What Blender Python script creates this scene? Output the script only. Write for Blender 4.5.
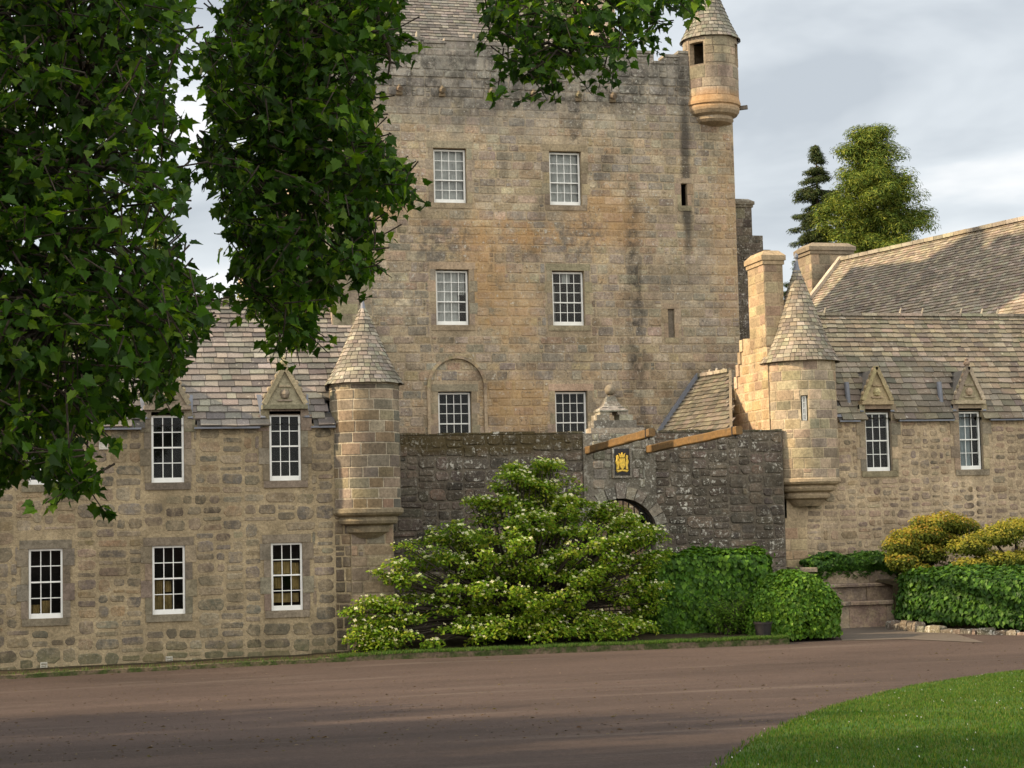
import bpy, math, random
import numpy as np
from mathutils import Vector, Matrix
R = random.Random(7)
rad = math.radians
for o in list(bpy.data.objects): bpy.data.objects.remove(o)
scn = bpy.context.scene
COL = scn.collection

# ------------------------------------------------------------------ camera
F_PX, PITCH, ROLL, YAW = 1802.236, rad(4.457), rad(1.327), rad(13.851)
cam = bpy.data.cameras.new('camera'); cam.sensor_width = 36; cam.lens = 36 * F_PX / 1024
cam.clip_start = 0.1; cam.clip_end = 20000
camo = bpy.data.objects.new('camera', cam); COL.objects.link(camo); scn.camera = camo
_f = Vector((math.sin(YAW) * math.cos(PITCH), math.cos(YAW) * math.cos(PITCH), math.sin(PITCH)))
_r = Vector((math.cos(YAW), -math.sin(YAW), 0)); _u = _r.cross(_f)
_rr = _r * math.cos(ROLL) - _u * math.sin(ROLL); _uu = _r * math.sin(ROLL) + _u * math.cos(ROLL)
camo.matrix_world = Matrix(((_rr.x, _uu.x, -_f.x, 0), (_rr.y, _uu.y, -_f.y, 0), (_rr.z, _uu.z, -_f.z, 0), (0, 0, 0, 1)))

# ------------------------------------------------------------------ sky, sun, exposure
SUN_EL, SUN_DIR = rad(30), (-1.0, 0.03)
w = bpy.data.worlds.new('World'); scn.world = w; w.use_nodes = True
nt = w.node_tree; nt.nodes.clear()
def wn(t, **k):
    n = nt.nodes.new(t)
    for a, b in k.items(): setattr(n, a, b)
    return n
sky = wn('ShaderNodeTexSky', sky_type='NISHITA'); sky.sun_disc = False
sky.sun_elevation = SUN_EL; sky.sun_rotation = math.atan2(SUN_DIR[0], SUN_DIR[1]); sky.air_density = 1.0; sky.dust_density = 2.0
tc = wn('ShaderNodeTexCoord')
mp = wn('ShaderNodeMapping'); mp.inputs['Scale'].default_value = (1.0, 1.0, 3.2); mp.inputs['Location'].default_value = (0.35, 0.2, 0.1); mp.inputs['Rotation'].default_value = (0, rad(-8), 0)
nz = wn('ShaderNodeTexNoise'); nz.inputs['Scale'].default_value = 4.2; nz.inputs['Detail'].default_value = 5; nz.inputs['Roughness'].default_value = 0.5; nz.inputs['Distortion'].default_value = 0.3
rp = wn('ShaderNodeValToRGB'); e = rp.color_ramp.elements
e[0].position = 0.38; e[0].color = (0.45, 0.485, 0.52, 1); e[1].position = 0.64; e[1].color = (0.88, 0.87, 0.855, 1)
m_ = e.new(0.52); m_.color = (0.62, 0.655, 0.68, 1)
# cloud brightness raised behind the viewer, added to fill the shaded front walls
sx = wn('ShaderNodeSeparateXYZ'); mr = wn('ShaderNodeMapRange'); mr.inputs['From Min'].default_value = 0.6; mr.inputs['From Max'].default_value = -0.7
mr.inputs['To Min'].default_value = 8.8; mr.inputs['To Max'].default_value = 22.5
sc_ = wn('ShaderNodeVectorMath', operation='SCALE')
wm = wn('ShaderNodeMixRGB'); wm.inputs[0].default_value = 0.88
warm = wn('ShaderNodeMixRGB', blend_type='MULTIPLY'); warm.inputs[0].default_value = 1
wr = wn('ShaderNodeMapRange'); wr.inputs['From Min'].default_value = 0.5; wr.inputs['From Max'].default_value = -0.5
wc = wn('ShaderNodeMixRGB'); wc.inputs[1].default_value = (1, 1, 1, 1); wc.inputs[2].default_value = (1.0, 0.94, 0.85, 1)
bg = wn('ShaderNodeBackground'); bg.inputs['Strength'].default_value = 0.1
out = wn('ShaderNodeOutputWorld'); K = nt.links.new
K(tc.outputs['Generated'], mp.inputs['Vector']); K(mp.outputs[0], nz.inputs['Vector']); K(nz.outputs['Fac'], rp.inputs[0])
K(tc.outputs['Generated'], sx.inputs[0]); K(sx.outputs['Y'], mr.inputs['Value']); K(rp.outputs[0], sc_.inputs[0]); K(mr.outputs[0], sc_.inputs['Scale'])
K(sx.outputs['Y'], wr.inputs['Value']); K(wr.outputs[0], wc.inputs[0]); K(sc_.outputs[0], warm.inputs[1]); K(wc.outputs[0], warm.inputs[2])
K(sky.outputs[0], wm.inputs[1]); K(warm.outputs[0], wm.inputs[2]); K(wm.outputs[0], bg.inputs['Color']); K(bg.outputs[0], out.inputs['Surface'])
sl = bpy.data.lights.new('sun', 'SUN'); sl.energy = 4.7; sl.angle = rad(1.2); sl.color = (1.0, 0.79, 0.52)
so = bpy.data.objects.new('sun', sl); COL.objects.link(so)
sd = Vector((SUN_DIR[0], SUN_DIR[1], 0)).normalized() * math.cos(SUN_EL) + Vector((0, 0, math.sin(SUN_EL)))
so.rotation_euler = sd.to_track_quat('Z', 'Y').to_euler(); so.location = sd * 60 + Vector((10, 40, 0))
vs = scn.view_settings; vs.view_transform = 'Standard'; vs.look = 'None'; vs.exposure = 0.62; vs.gamma = 1.0; vs.use_curve_mapping = False
scn.render.resolution_x, scn.render.resolution_y = 1024, 768

# ------------------------------------------------------------------ node materials
class NT:
    def __init__(s, name):
        s.m = bpy.data.materials.new(name); s.m.use_nodes = True; s.t = s.m.node_tree; s.t.nodes.clear()
        s.out = s.t.nodes.new('ShaderNodeOutputMaterial'); s._pos = None
    def n(s, t, **k):
        x = s.t.nodes.new(t)
        for a, b in k.items(): setattr(x, a, b)
        return x
    def set(s, node, key, v):
        if hasattr(v, 'is_output') or isinstance(v, bpy.types.NodeSocket): s.t.links.new(v, node.inputs[key])
        else:
            if isinstance(v, tuple) and len(v) == 3 and node.inputs[key].type == 'RGBA': v = (*v, 1)
            node.inputs[key].default_value = v
    def pos(s):
        if not s._pos: s._pos = s.n('ShaderNodeNewGeometry').outputs['Position']
        return s._pos
    def noise(s, scale, detail=4, rough=0.55, dist=0, stretch=None, vec=None):
        v = vec or s.pos()
        if stretch:
            m = s.n('ShaderNodeMapping'); s.set(m, 'Vector', v); m.inputs['Scale'].default_value = stretch; v = m.outputs[0]
        x = s.n('ShaderNodeTexNoise'); s.set(x, 'Vector', v); s.set(x, 'Scale', scale); s.set(x, 'Detail', detail); s.set(x, 'Roughness', rough); s.set(x, 'Distortion', dist)
        return x.outputs['Fac']
    def rng(s, v, a, b, c, d):
        x = s.n('ShaderNodeMapRange'); s.set(x, 'Value', v); s.set(x, 'From Min', a); s.set(x, 'From Max', b); s.set(x, 'To Min', c); s.set(x, 'To Max', d)
        return x.outputs[0]
    def math(s, op, a, b=0.0):
        x = s.n('ShaderNodeMath', operation=op); s.set(x, 0, a); s.set(x, 1, b); return x.outputs[0]
    def mix(s, f, a, b, blend='MIX'):
        x = s.n('ShaderNodeMixRGB', blend_type=blend); s.set(x, 0, f); s.set(x, 1, a); s.set(x, 2, b); return x.outputs[0]
    def scale(s, c, f):
        x = s.n('ShaderNodeVectorMath', operation='SCALE'); s.set(x, 0, c); s.set(x, 'Scale', f); return x.outputs[0]
    def attr(s, name='col'):
        x = s.n('ShaderNodeAttribute', attribute_name=name); return x.outputs['Color']
    def bump(s, h, strength, dist):
        x = s.n('ShaderNodeBump'); s.set(x, 'Height', h); s.set(x, 'Strength', strength); s.set(x, 'Distance', dist); return x.outputs[0]
    def bsdf(s, col, rough=0.9, spec=0.3, normal=None, metal=0):
        x = s.n('ShaderNodeBsdfPrincipled'); s.set(x, 'Base Color', col); s.set(x, 'Roughness', rough); s.set(x, 'Specular IOR Level', spec); s.set(x, 'Metallic', metal)
        if normal: s.set(x, 'Normal', normal)
        return x.outputs[0]
    def done(s, sh): s.t.links.new(sh, s.out.inputs['Surface']); return s.m

def zone(T, cx, cz, rx, rz, rag=0.9, nscale=1.6):
    p = T.n('ShaderNodeSeparateXYZ'); T.set(p, 0, T.pos())
    a = T.math('DIVIDE', T.math('SUBTRACT', p.outputs['X'], cx), rx); b = T.math('DIVIDE', T.math('SUBTRACT', p.outputs['Z'], cz), rz)
    d = T.math('SQRT', T.math('ADD', T.math('MULTIPLY', a, a), T.math('MULTIPLY', b, b)))
    d = T.math('ADD', d, T.math('MULTIPLY', T.math('SUBTRACT', T.noise(nscale, 5, 0.65), 0.5), rag * 2))
    return T.rng(d, 1.15, 0.55, 0, 1)

def stone_mat(name, smear=None, grit=0.0, lichen=0.0, lichen_thr=0.62, dark=0.0, zones=(), bump=1.0, tint=(1, 1, 1), grime=0.35):
    """stone coloured per block by an attribute, weathered with lichen, streaks and stains"""
    T = NT(name); c = T.attr()
    c = T.mix(1, c, tint, 'MULTIPLY')
    if smear: c = T.mix(T.rng(T.noise(3.4, 7, 0.72, 0.3), 0.44, 0.60, 0, smear[1]), c, smear[0])
    c = T.scale(c, T.rng(T.noise(0.7, 5, 0.6), 0.3, 0.7, 1 - grime, 1 + grime))
    c = T.scale(c, T.rng(T.noise(2.6, 5, 0.7), 0.3, 0.7, 0.78, 1.22))
    c = T.scale(c, T.rng(T.noise(13, 6, 0.7), 0.3, 0.7, 0.66, 1.34))
    c = T.scale(c, T.rng(T.noise(60, 3, 0.6), 0.3, 0.7, 0.82, 1.18))
    for z in zones:
        f = zone(T, *z['at'], rag=z.get('rag', 0.8), nscale=z.get('ns', 1.6))
        if z.get('speckle'): f = T.math('MULTIPLY', f, T.rng(T.noise(z['speckle'], 5, 0.7), 0.42, 0.6, 0, 1))
        c = T.mix(T.math('MULTIPLY', f, z['f']), c, z['c'], z.get('blend', 'MIX'))
    if grit:
        f = T.math('MULTIPLY', T.rng(T.noise(8, 6, 0.75), 0.55, 0.62, 0, grit), T.rng(T.noise(0.9, 4, 0.6), 0.38, 0.6, 0.15, 1)); c = T.mix(f, c, (0.07, 0.062, 0.052))
        f = T.math('MULTIPLY', T.rng(T.noise(11, 6, 0.75), 0.57, 0.63, 0, grit), T.rng(T.noise(0.7, 4, 0.6), 0.42, 0.62, 0.1, 1)); c = T.mix(f, c, (0.50, 0.47, 0.40))
    if dark:
        f = T.rng(T.noise(1.6, 5, 0.6, 0, (1, 1, 0.22)), 0.56, 0.7, 0, dark); c = T.mix(f, c, (0.035, 0.032, 0.028))
    if lichen:
        f = T.math('MAXIMUM', T.rng(T.noise(5.5, 7, 0.72, 0.2), lichen_thr, lichen_thr + 0.05, 0, 1), T.rng(T.noise(17, 4, 0.7), lichen_thr + 0.04, lichen_thr + 0.09, 0, 0.9))
        f = T.math('MULTIPLY', f, T.rng(T.noise(0.55, 3), 0.35, 0.6, 0.1, lichen)); c = T.mix(f, c, (0.52, 0.50, 0.44))
    h = T.math('ADD', T.math('MULTIPLY', T.noise(16, 6, 0.7), 1.0), T.math('MULTIPLY', T.noise(4, 3), 0.8))
    return T.done(T.bsdf(c, 0.92, 0.2, T.bump(h, 0.7 * bump, 0.03)))

def plain_mat(name, col, rough=0.6, spec=0.4, var=0.15, scale=6, bumpd=0.0, metal=0, attr=False):
    T = NT(name); c = T.attr() if attr else T.mix(0, col, col)
    c = T.scale(c, T.rng(T.noise(scale, 5, 0.6), 0.3, 0.7, 1 - var, 1 + var))
    nr = T.bump(T.noise(scale * 4, 5, 0.6), 0.6, bumpd) if bumpd else None
    return T.done(T.bsdf(c, rough, spec, nr, metal))

def slate_mat(name, moss=0.2):
    T = NT(name); c = T.attr()
    c = T.scale(c, T.rng(T.noise(0.8, 4), 0.3, 0.7, 0.78, 1.2))
    c = T.scale(c, T.rng(T.noise(22, 5, 0.7), 0.3, 0.7, 0.7, 1.3))
    f = T.rng(T.noise(6, 6, 0.7), 0.60, 0.68, 0, 0.55); c = T.mix(f, c, (0.50, 0.46, 0.39))
    if moss:
        f = T.rng(T.noise(2.2, 6, 0.7), 0.56, 0.7, 0, moss); c = T.mix(f, c, (0.09, 0.10, 0.035))
    return T.done(T.bsdf(c, 0.8, 0.3, T.bump(T.noise(30, 5, 0.7), 0.6, 0.012)))

def leaf_mat(name, trans=0.35, gloss=0.35, rough=0.45):
    T = NT(name); c = T.attr()
    c = T.scale(c, T.rng(T.noise(3, 3), 0.3, 0.7, 0.8, 1.2))
    p = T.bsdf(c, rough, gloss)
    t = T.n('ShaderNodeBsdfTranslucent'); T.set(t, 'Color', T.mix(1, T.scale(c, 1.5), (1.0, 1.0, 0.35), 'MULTIPLY'))
    m = T.n('ShaderNodeMixShader'); T.set(m, 0, trans); T.set(m, 1, p); T.set(m, 2, t.outputs[0])
    return T.done(m.outputs[0])

def glass_mat():
    T = NT('window_glass'); g = T.n('ShaderNodeBsdfGlossy'); T.set(g, 'Roughness', 0.03); T.set(g, 'Color', (1, 1, 1)); T.set(g, 'Normal', T.bump(T.noise(1.2, 1), 0.1, 0.01))
    t = T.n('ShaderNodeBsdfTransparent'); T.set(t, 'Color', (0.82, 0.86, 0.84))
    fr = T.n('ShaderNodeFresnel'); T.set(fr, 'IOR', 1.28)
    m = T.n('ShaderNodeMixShader'); T.set(m, 0, fr.outputs[0]); T.set(m, 1, t.outputs[0]); T.set(m, 2, g.outputs[0])
    return T.done(m.outputs[0])

M = {}
M['mortar_wing'] = stone_mat('mortar_left_wing', grit=0.3, bump=1.2, grime=0.3)
M['stone_wing'] = stone_mat('rubble_left_wing', smear=((0.27, 0.215, 0.14), 0.8), grit=0.3, lichen=0.25, lichen_thr=0.66, grime=0.3,
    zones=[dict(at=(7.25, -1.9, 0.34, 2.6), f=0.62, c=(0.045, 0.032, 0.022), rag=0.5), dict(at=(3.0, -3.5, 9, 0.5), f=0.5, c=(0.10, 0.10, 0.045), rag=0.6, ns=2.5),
           dict(at=(2.6, -2.6, 0.9, 0.4), f=0.5, c=(0.06, 0.06, 0.045)), dict(at=(5.8, -2.6, 0.9, 0.4), f=0.5, c=(0.06, 0.06, 0.045)), dict(at=(-0.6, -2.7, 1.0, 0.45), f=0.5, c=(0.06, 0.06, 0.045))])
tz = [dict(at=(15, 16.6, 14, 2.6), f=0.5, c=(0.30, 0.285, 0.25), rag=0.8), dict(at=(15, 16.0, 12, 1.6), f=0.75, c=(0.055, 0.05, 0.045), rag=0.7, speckle=2.2, ns=1.2),
      dict(at=(16, 10.3, 3.4, 0.75), f=0.6, c=(0.46, 0.26, 0.10), rag=1.3, ns=1.1, speckle=1.6), dict(at=(14.2, 9.2, 0.9, 2.2), f=0.4, c=(0.50, 0.28, 0.10)), dict(at=(19.0, 11.0, 1.6, 1.2), f=0.4, c=(0.48, 0.27, 0.10)),
      dict(at=(15.6, 4.2, 1.6, 1.2), f=0.4, c=(0.48, 0.28, 0.10)), dict(at=(10.2, 11.5, 1.8, 1.0), f=0.4, c=(0.48, 0.28, 0.10)), dict(at=(12.9, 9.9, 1.4, 1.0), f=0.75, c=(0.10, 0.09, 0.08), rag=0.7, speckle=3.5), dict(at=(10.8, 8.0, 1.8, 1.6), f=0.6, c=(0.12, 0.11, 0.095), rag=0.9, speckle=3), dict(at=(15.4, 7.6, 1.0, 1.3), f=0.45, c=(0.46, 0.28, 0.12), rag=1.0), dict(at=(17.2, 5.6, 1.5, 0.6), f=0.5, c=(0.14, 0.125, 0.11), rag=0.9, speckle=3), dict(at=(22.2, 8.6, 1.6, 2.4), f=0.4, c=(0.17, 0.15, 0.125), rag=0.9, speckle=2.2), dict(at=(18.0, 10.3, 1.2, 1.0), f=0.7, c=(0.11, 0.10, 0.09), rag=0.7, speckle=3.5),
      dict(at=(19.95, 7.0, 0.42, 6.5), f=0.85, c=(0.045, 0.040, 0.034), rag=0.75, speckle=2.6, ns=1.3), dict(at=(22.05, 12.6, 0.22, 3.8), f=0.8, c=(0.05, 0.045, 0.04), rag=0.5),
      dict(at=(23.6, 10.5, 0.7, 3.6), f=0.35, c=(0.42, 0.25, 0.11)), dict(at=(17.8, 14.4, 0.4, 1.5), f=0.7, c=(0.05, 0.045, 0.04), speckle=3)]
M['mortar_tower'] = stone_mat('mortar_tower', grit=0.6, bump=1.2, grime=0.3, zones=tz)
M['stone_tower'] = stone_mat('coursed_stone_tower', smear=((0.34, 0.275, 0.19), 0.55), grit=0.7, lichen=0.75, lichen_thr=0.585, dark=0.45, grime=0.35, zones=tz)
cz = [dict(at=(12.5, 2.6, 4.6, 0.45), f=0.8, c=(0.075, 0.055, 0.02), rag=0.6, ns=2.5)]
M['mortar_curtain'] = stone_mat('mortar_curtain_wall', grit=0.6, lichen=0.5, dark=0.5, bump=1.6, zones=cz)
M['stone_curtain'] = stone_mat('blackened_curtain_wall_stone', smear=((0.105, 0.088, 0.068), 0.85), grit=0.6, lichen=1.1, lichen_thr=0.565, dark=0.6, bump=1.5, zones=cz)
M['stone_gate'] = stone_mat('lichened_gateway_stone', lichen=1.0, lichen_thr=0.55, dark=0.35, bump=1.4)
M['mortar_right'] = stone_mat('mortar_right_wing', grit=0.3, bump=1.2, grime=0.25)
M['stone_right'] = stone_mat('rubble_right_wing', smear=((0.36, 0.28, 0.185), 0.75), grit=0.35, lichen=0.3, lichen_thr=0.66, zones=[dict(at=(29.7, 0.4, 0.25, 0.9), f=0.7, c=(0.06, 0.045, 0.03), rag=0.5)])
M['ashlar'] = stone_mat('smooth_dressed_stone', lichen=0.25, lichen_thr=0.66, grime=0.25, bump=0.6)
M['ashlar_orange'] = stone_mat('dressed_stone_iron_stained', grime=0.3, bump=0.6, zones=[dict(at=(23.2, 15.4, 1.4, 0.4), f=0.4, c=(0.50, 0.25, 0.08), rag=0.5)], dark=0.4, lichen=0.4)
M['slate'] = slate_mat('stone_slate', 0.12)
M['slate_mossy'] = slate_mat('stone_slate_mossy', 0.3)
M['lead'] = plain_mat('lead_flashing', (0.16, 0.17, 0.20), 0.55, 0.4, 0.2, 3)
M['white_paint'] = plain_mat('white_painted_wood', (0.78, 0.78, 0.75), 0.5, 0.4, 0.06, 4)
M['glass'] = glass_mat()
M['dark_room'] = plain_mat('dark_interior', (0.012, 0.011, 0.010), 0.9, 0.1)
M['curtain_pale'] = plain_mat('net_curtain', (0.48, 0.46, 0.46), 0.9, 0.1, 0.25, 2.5)  # pale sheet colour stands in for sky reflected in the tower panes
M['curtain_grey'] = plain_mat('grey_blind', (0.30, 0.33, 0.36), 0.9, 0.1, 0.2, 3)  # blue-grey sheet colour imitates a reflection in the right wing pane
M['curtain_tan'] = plain_mat('tan_blind', (0.30, 0.21, 0.09), 0.9, 0.1, 0.5, 3)  # tan pieces stand for warm items inside the rooms
M['wood'] = None
T = NT('sawn_oak'); c = T.scale(T.mix(T.noise(3, 6, 0.6, 0.4, (6, 0.35, 6)), (0.11, 0.064, 0.025), (0.25, 0.145, 0.055)), T.rng(T.noise(10, 5, 0.7), 0.3, 0.7, 0.6, 1.25)); c = T.mix(T.rng(T.noise(2.4, 5, 0.7), 0.5, 0.68, 0, 0.65), c, (0.085, 0.07, 0.05))
M['wood'] = T.done(T.bsdf(c, 0.7, 0.3, T.bump(T.noise(14, 4, 0.6, 0, (3, 0.3, 3)), 0.5, 0.01)))
M['gold'] = plain_mat('gold_leaf', (0.85, 0.55, 0.06), 0.45, 0.6, 0.3, 14, 0.01)
M['black'] = plain_mat('black_painted_board', (0.018, 0.016, 0.018), 0.5, 0.4)
M['iron'] = plain_mat('black_iron', (0.02, 0.02, 0.022), 0.5, 0.5)
M['pot'] = plain_mat('dark_plastic_pot', (0.018, 0.015, 0.016), 0.5, 0.4)
M['pipe'] = plain_mat('pale_painted_pipe', (0.50, 0.46, 0.40), 0.6, 0.3, 0.25, 3)
M['bark'] = plain_mat('bark', (0.05, 0.04, 0.03), 0.9, 0.2, 0.4, 8, 0.03)
M['soil'] = plain_mat('bed_soil', (0.045, 0.035, 0.02), 0.95, 0.1, 0.4, 5, 0.05)
M['leaf_tree'] = leaf_mat('broad_leaf', 0.5, 0.25, 0.5)
M['leaf_ivy'] = leaf_mat('ivy_leaf', 0.22, 0.18, 0.5)
M['leaf_shrub'] = leaf_mat('shrub_leaf', 0.35, 0.12, 0.6)
M['needle'] = leaf_mat('conifer_needles', 0.15, 0.15, 0.7)
M['petal'] = leaf_mat('pale_bracts', 0.25, 0.2, 0.7)
M['grass'] = leaf_mat('grass_blade', 0.3, 0.25, 0.6)
# red gravel with darker damp and leaf-littered bands
T = NT('red_gravel')
c = T.mix(T.noise(9, 6, 0.75), (0.034, 0.0235, 0.019), (0.108, 0.076, 0.063))
c = T.scale(c, T.rng(T.noise(0.16, 5, 0.6, 0.5, (0.55, 1.5, 1)), 0.35, 0.65, 0.72, 1.22))
c = T.scale(c, T.rng(T.noise(38, 4, 0.8), 0.3, 0.7, 0.45, 1.65))
f = T.rng(T.noise(0.55, 6, 0.7, 0.6, (0.6, 2.2, 1)), 0.56, 0.72, 0, 0.55); c = T.mix(f, c, (0.036, 0.025, 0.019))
f = T.rng(T.noise(0.35, 4, 0.6, 0.4, (0.35, 2.6, 1)), 0.58, 0.75, 0, 0.35); c = T.mix(f, c, (0.18, 0.145, 0.12))
M['gravel'] = T.done(T.bsdf(c, 0.93, 0.2, T.bump(T.math('ADD', T.noise(55, 4, 0.7), T.noise(7, 4)), 0.8, 0.025)))
T = NT('worn_flagstone_path')
c = T.mix(T.noise(2.2, 6, 0.7), (0.065, 0.052, 0.04), (0.15, 0.12, 0.097)); c = T.scale(c, T.rng(T.noise(40, 3), 0.3, 0.7, 0.8, 1.2))
M['path'] = T.done(T.bsdf(c, 0.85, 0.3, T.bump(T.noise(8, 5), 0.6, 0.03)))
T = NT('mown_turf')
c = T.mix(T.noise(5, 5, 0.7), (0.022, 0.062, 0.006), (0.055, 0.12, 0.014)); c = T.mix(T.rng(T.noise(0.6, 5, 0.65), 0.45, 0.65, 0, 0.6), c, (0.10, 0.12, 0.02))
M['turf'] = T.done(T.bsdf(c, 0.9, 0.2, T.bump(T.noise(40, 4), 0.8, 0.03)))
T = NT('mossy_kerb')
c = T.mix(T.rng(T.noise(2.5, 5, 0.7), 0.42, 0.56, 0, 1), (0.12, 0.09, 0.06), (0.04, 0.055, 0.015)); c = T.scale(c, T.rng(T.noise(15, 5), 0.3, 0.7, 0.6, 1.35))
M['kerb'] = T.done(T.bsdf(c, 0.95, 0.2, T.bump(T.noise(12, 5), 0.8, 0.04)))

# ------------------------------------------------------------------ mesh helpers
LOC = {}
class MB:
    """collects polygons (with a colour and a material slot each) into ONE mesh object"""
    def __init__(s): s.v = []; s.f = []; s.c = []; s.mi = []
    def poly(s, pts, col=(1, 1, 1), mi=0):
        b = len(s.v); s.v += [tuple(p) for p in pts]; s.f.append(tuple(range(b, b + len(pts)))); s.c.append(col); s.mi.append(mi)
    def faces(s, verts, faces, col=(1, 1, 1), mi=0):
        b = len(s.v); s.v += [tuple(p) for p in verts]
        for f in faces: s.f.append(tuple(b + i for i in f)); s.c.append(col); s.mi.append(mi)
    def box(s, x0, x1, y0, y1, z0, z1, col=(1, 1, 1), mi=0):
        s.faces([(x0, y0, z0), (x1, y0, z0), (x1, y1, z0), (x0, y1, z0), (x0, y0, z1), (x1, y0, z1), (x1, y1, z1), (x0, y1, z1)],
                [(0, 3, 2, 1), (4, 5, 6, 7), (0, 1, 5, 4), (1, 2, 6, 5), (2, 3, 7, 6), (3, 0, 4, 7)], col, mi)
    def beam(s, a, b, wd, ht, col=(1, 1, 1), mi=0, up=(0, 0, 1)):
        a, b = Vector(a), Vector(b); d = (b - a).normalized(); sd_ = d.cross(Vector(up)).normalized(); u = sd_.cross(d)
        q = [a + sd_ * i * wd / 2 + u * j * ht / 2 for i, j in ((-1, -1), (1, -1), (1, 1), (-1, 1))]
        q2 = [p + (b - a) for p in q]
        s.faces(q + q2, [(3, 2, 1, 0), (4, 5, 6, 7), (0, 1, 5, 4), (1, 2, 6, 5), (2, 3, 7, 6), (3, 0, 4, 7)], col, mi)
    def tube(s, path, radii, n=7, col=(1, 1, 1), mi=0, cap=True):
        rings = []; b = len(s.v)
        for i, p in enumerate(path):
            p = Vector(p); d = (Vector(path[min(i + 1, len(path) - 1)]) - Vector(path[max(i - 1, 0)])).normalized()
            a = d.cross(Vector((0.3, 0.1, 1)) if abs(d.z) < 0.95 else Vector((1, 0, 0))).normalized(); c_ = d.cross(a)
            s.v += [tuple(p + (a * math.cos(t) + c_ * math.sin(t)) * radii[i]) for t in [2 * math.pi * k / n for k in range(n)]]
        for i in range(len(path) - 1):
            for k in range(n):
                s.f.append((b + i * n + k, b + i * n + (k + 1) % n, b + (i + 1) * n + (k + 1) % n, b + (i + 1) * n + k)); s.c.append(col); s.mi.append(mi)
        if cap:
            s.f.append(tuple(b + k for k in range(n))[::-1]); s.c.append(col); s.mi.append(mi)
            s.f.append(tuple(b + (len(path) - 1) * n + k for k in range(n))); s.c.append(col); s.mi.append(mi)
    def lathe(s, cx, cy, prof, n=40, col=(1, 1, 1), mi=0, cfun=None):
        b = len(s.v)
        for r, z in prof: s.v += [(cx + r * math.cos(2 * math.pi * k / n), cy + r * math.sin(2 * math.pi * k / n), z) for k in range(n)]
        for i in range(len(prof) - 1):
            for k in range(n):
                s.f.append((b + i * n + k, b + i * n + (k + 1) % n, b + (i + 1) * n + (k + 1) % n, b + (i + 1) * n + k)); s.c.append(cfun(i, k) if cfun else col); s.mi.append(mi)
    def build(s, name, mats, parent=None, smooth=False):
        o_ = Vector(LOC.get(parent.name, (0, 0, 0))) if parent else Vector((0, 0, 0))
        me = bpy.data.meshes.new(name); va = np.array(s.v, dtype=np.float32).reshape(-1, 3) - np.array(o_, dtype=np.float32)
        ln = np.array([len(f) for f in s.f], dtype=np.int32); li = np.fromiter((i for f in s.f for i in f), dtype=np.int32)
        me.vertices.add(len(va)); me.vertices.foreach_set('co', va.ravel()); me.loops.add(len(li)); me.loops.foreach_set('vertex_index', li)
        me.polygons.add(len(ln)); st = np.zeros(len(ln), dtype=np.int32); st[1:] = np.cumsum(ln)[:-1]; me.polygons.foreach_set('loop_start', st)
        me.polygons.foreach_set('material_index', np.array(s.mi, dtype=np.int32))
        me.polygons.foreach_set('use_smooth', np.full(len(ln), bool(smooth)))
        at_ = me.attributes.new('col', 'FLOAT_COLOR', 'FACE'); ca = np.ones((len(ln), 4), dtype=np.float32); ca[:, :3] = np.array(s.c, dtype=np.float32); at_.data.foreach_set('color', ca.ravel())
        me.update(); me.validate()
        for m in (mats if isinstance(mats, (list, tuple)) else [mats]): me.materials.append(m)
        ob = bpy.data.objects.new(name, me); COL.objects.link(ob)
        if parent: ob.parent = parent; LOC[ob.name] = tuple(o_)
        else: LOC[ob.name] = (0, 0, 0)
        return ob
def tag(o, label=None, cat=None, group=None, kind=None):
    if label: o['label'] = label
    if cat: o['category'] = cat
    if group: o['group'] = group
    if kind: o['kind'] = kind
    return o
def thing(name, label, cat, loc, group=None):
    o = bpy.data.objects.new(name, None); COL.objects.link(o); o.location = loc; o.empty_display_size = 0.3
    LOC[o.name] = tuple(loc); return tag(o, label, cat, group)
def jit(c, a=0.2, hue=0.06):
    k = 1 + R.uniform(-a, a); return tuple(max(0.0, x * k * (1 + R.uniform(-hue, hue))) for x in c)
def pick(pal): return jit(R.choice(pal))
def at(px, py, Y):
    a = px - 512; b = 384 - py
    sx_ = a * math.cos(ROLL) + b * math.sin(ROLL); sy_ = -a * math.sin(ROLL) + b * math.cos(ROLL)
    fy = F_PX * math.cos(PITCH) - sy_ * math.sin(PITCH); z = F_PX * math.sin(PITCH) + sy_ * math.cos(PITCH)
    d = Vector((sx_ * math.cos(YAW) + fy * math.sin(YAW), -sx_ * math.sin(YAW) + fy * math.cos(YAW), z)); return d * (Y / d.y)
def sstep(t): t = min(1, max(0, t)); return t * t * (3 - 2 * t)
def G(x, y):
    """height of the ground: falls from the viewer to the castle, level along it"""
    z = -3.55 + 1.85 * sstep((44 - y) / 42)
    if x < 8: z -= 0.013 * min(8 - x, 20) * sstep((y - 20) / 25)
    return z

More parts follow.
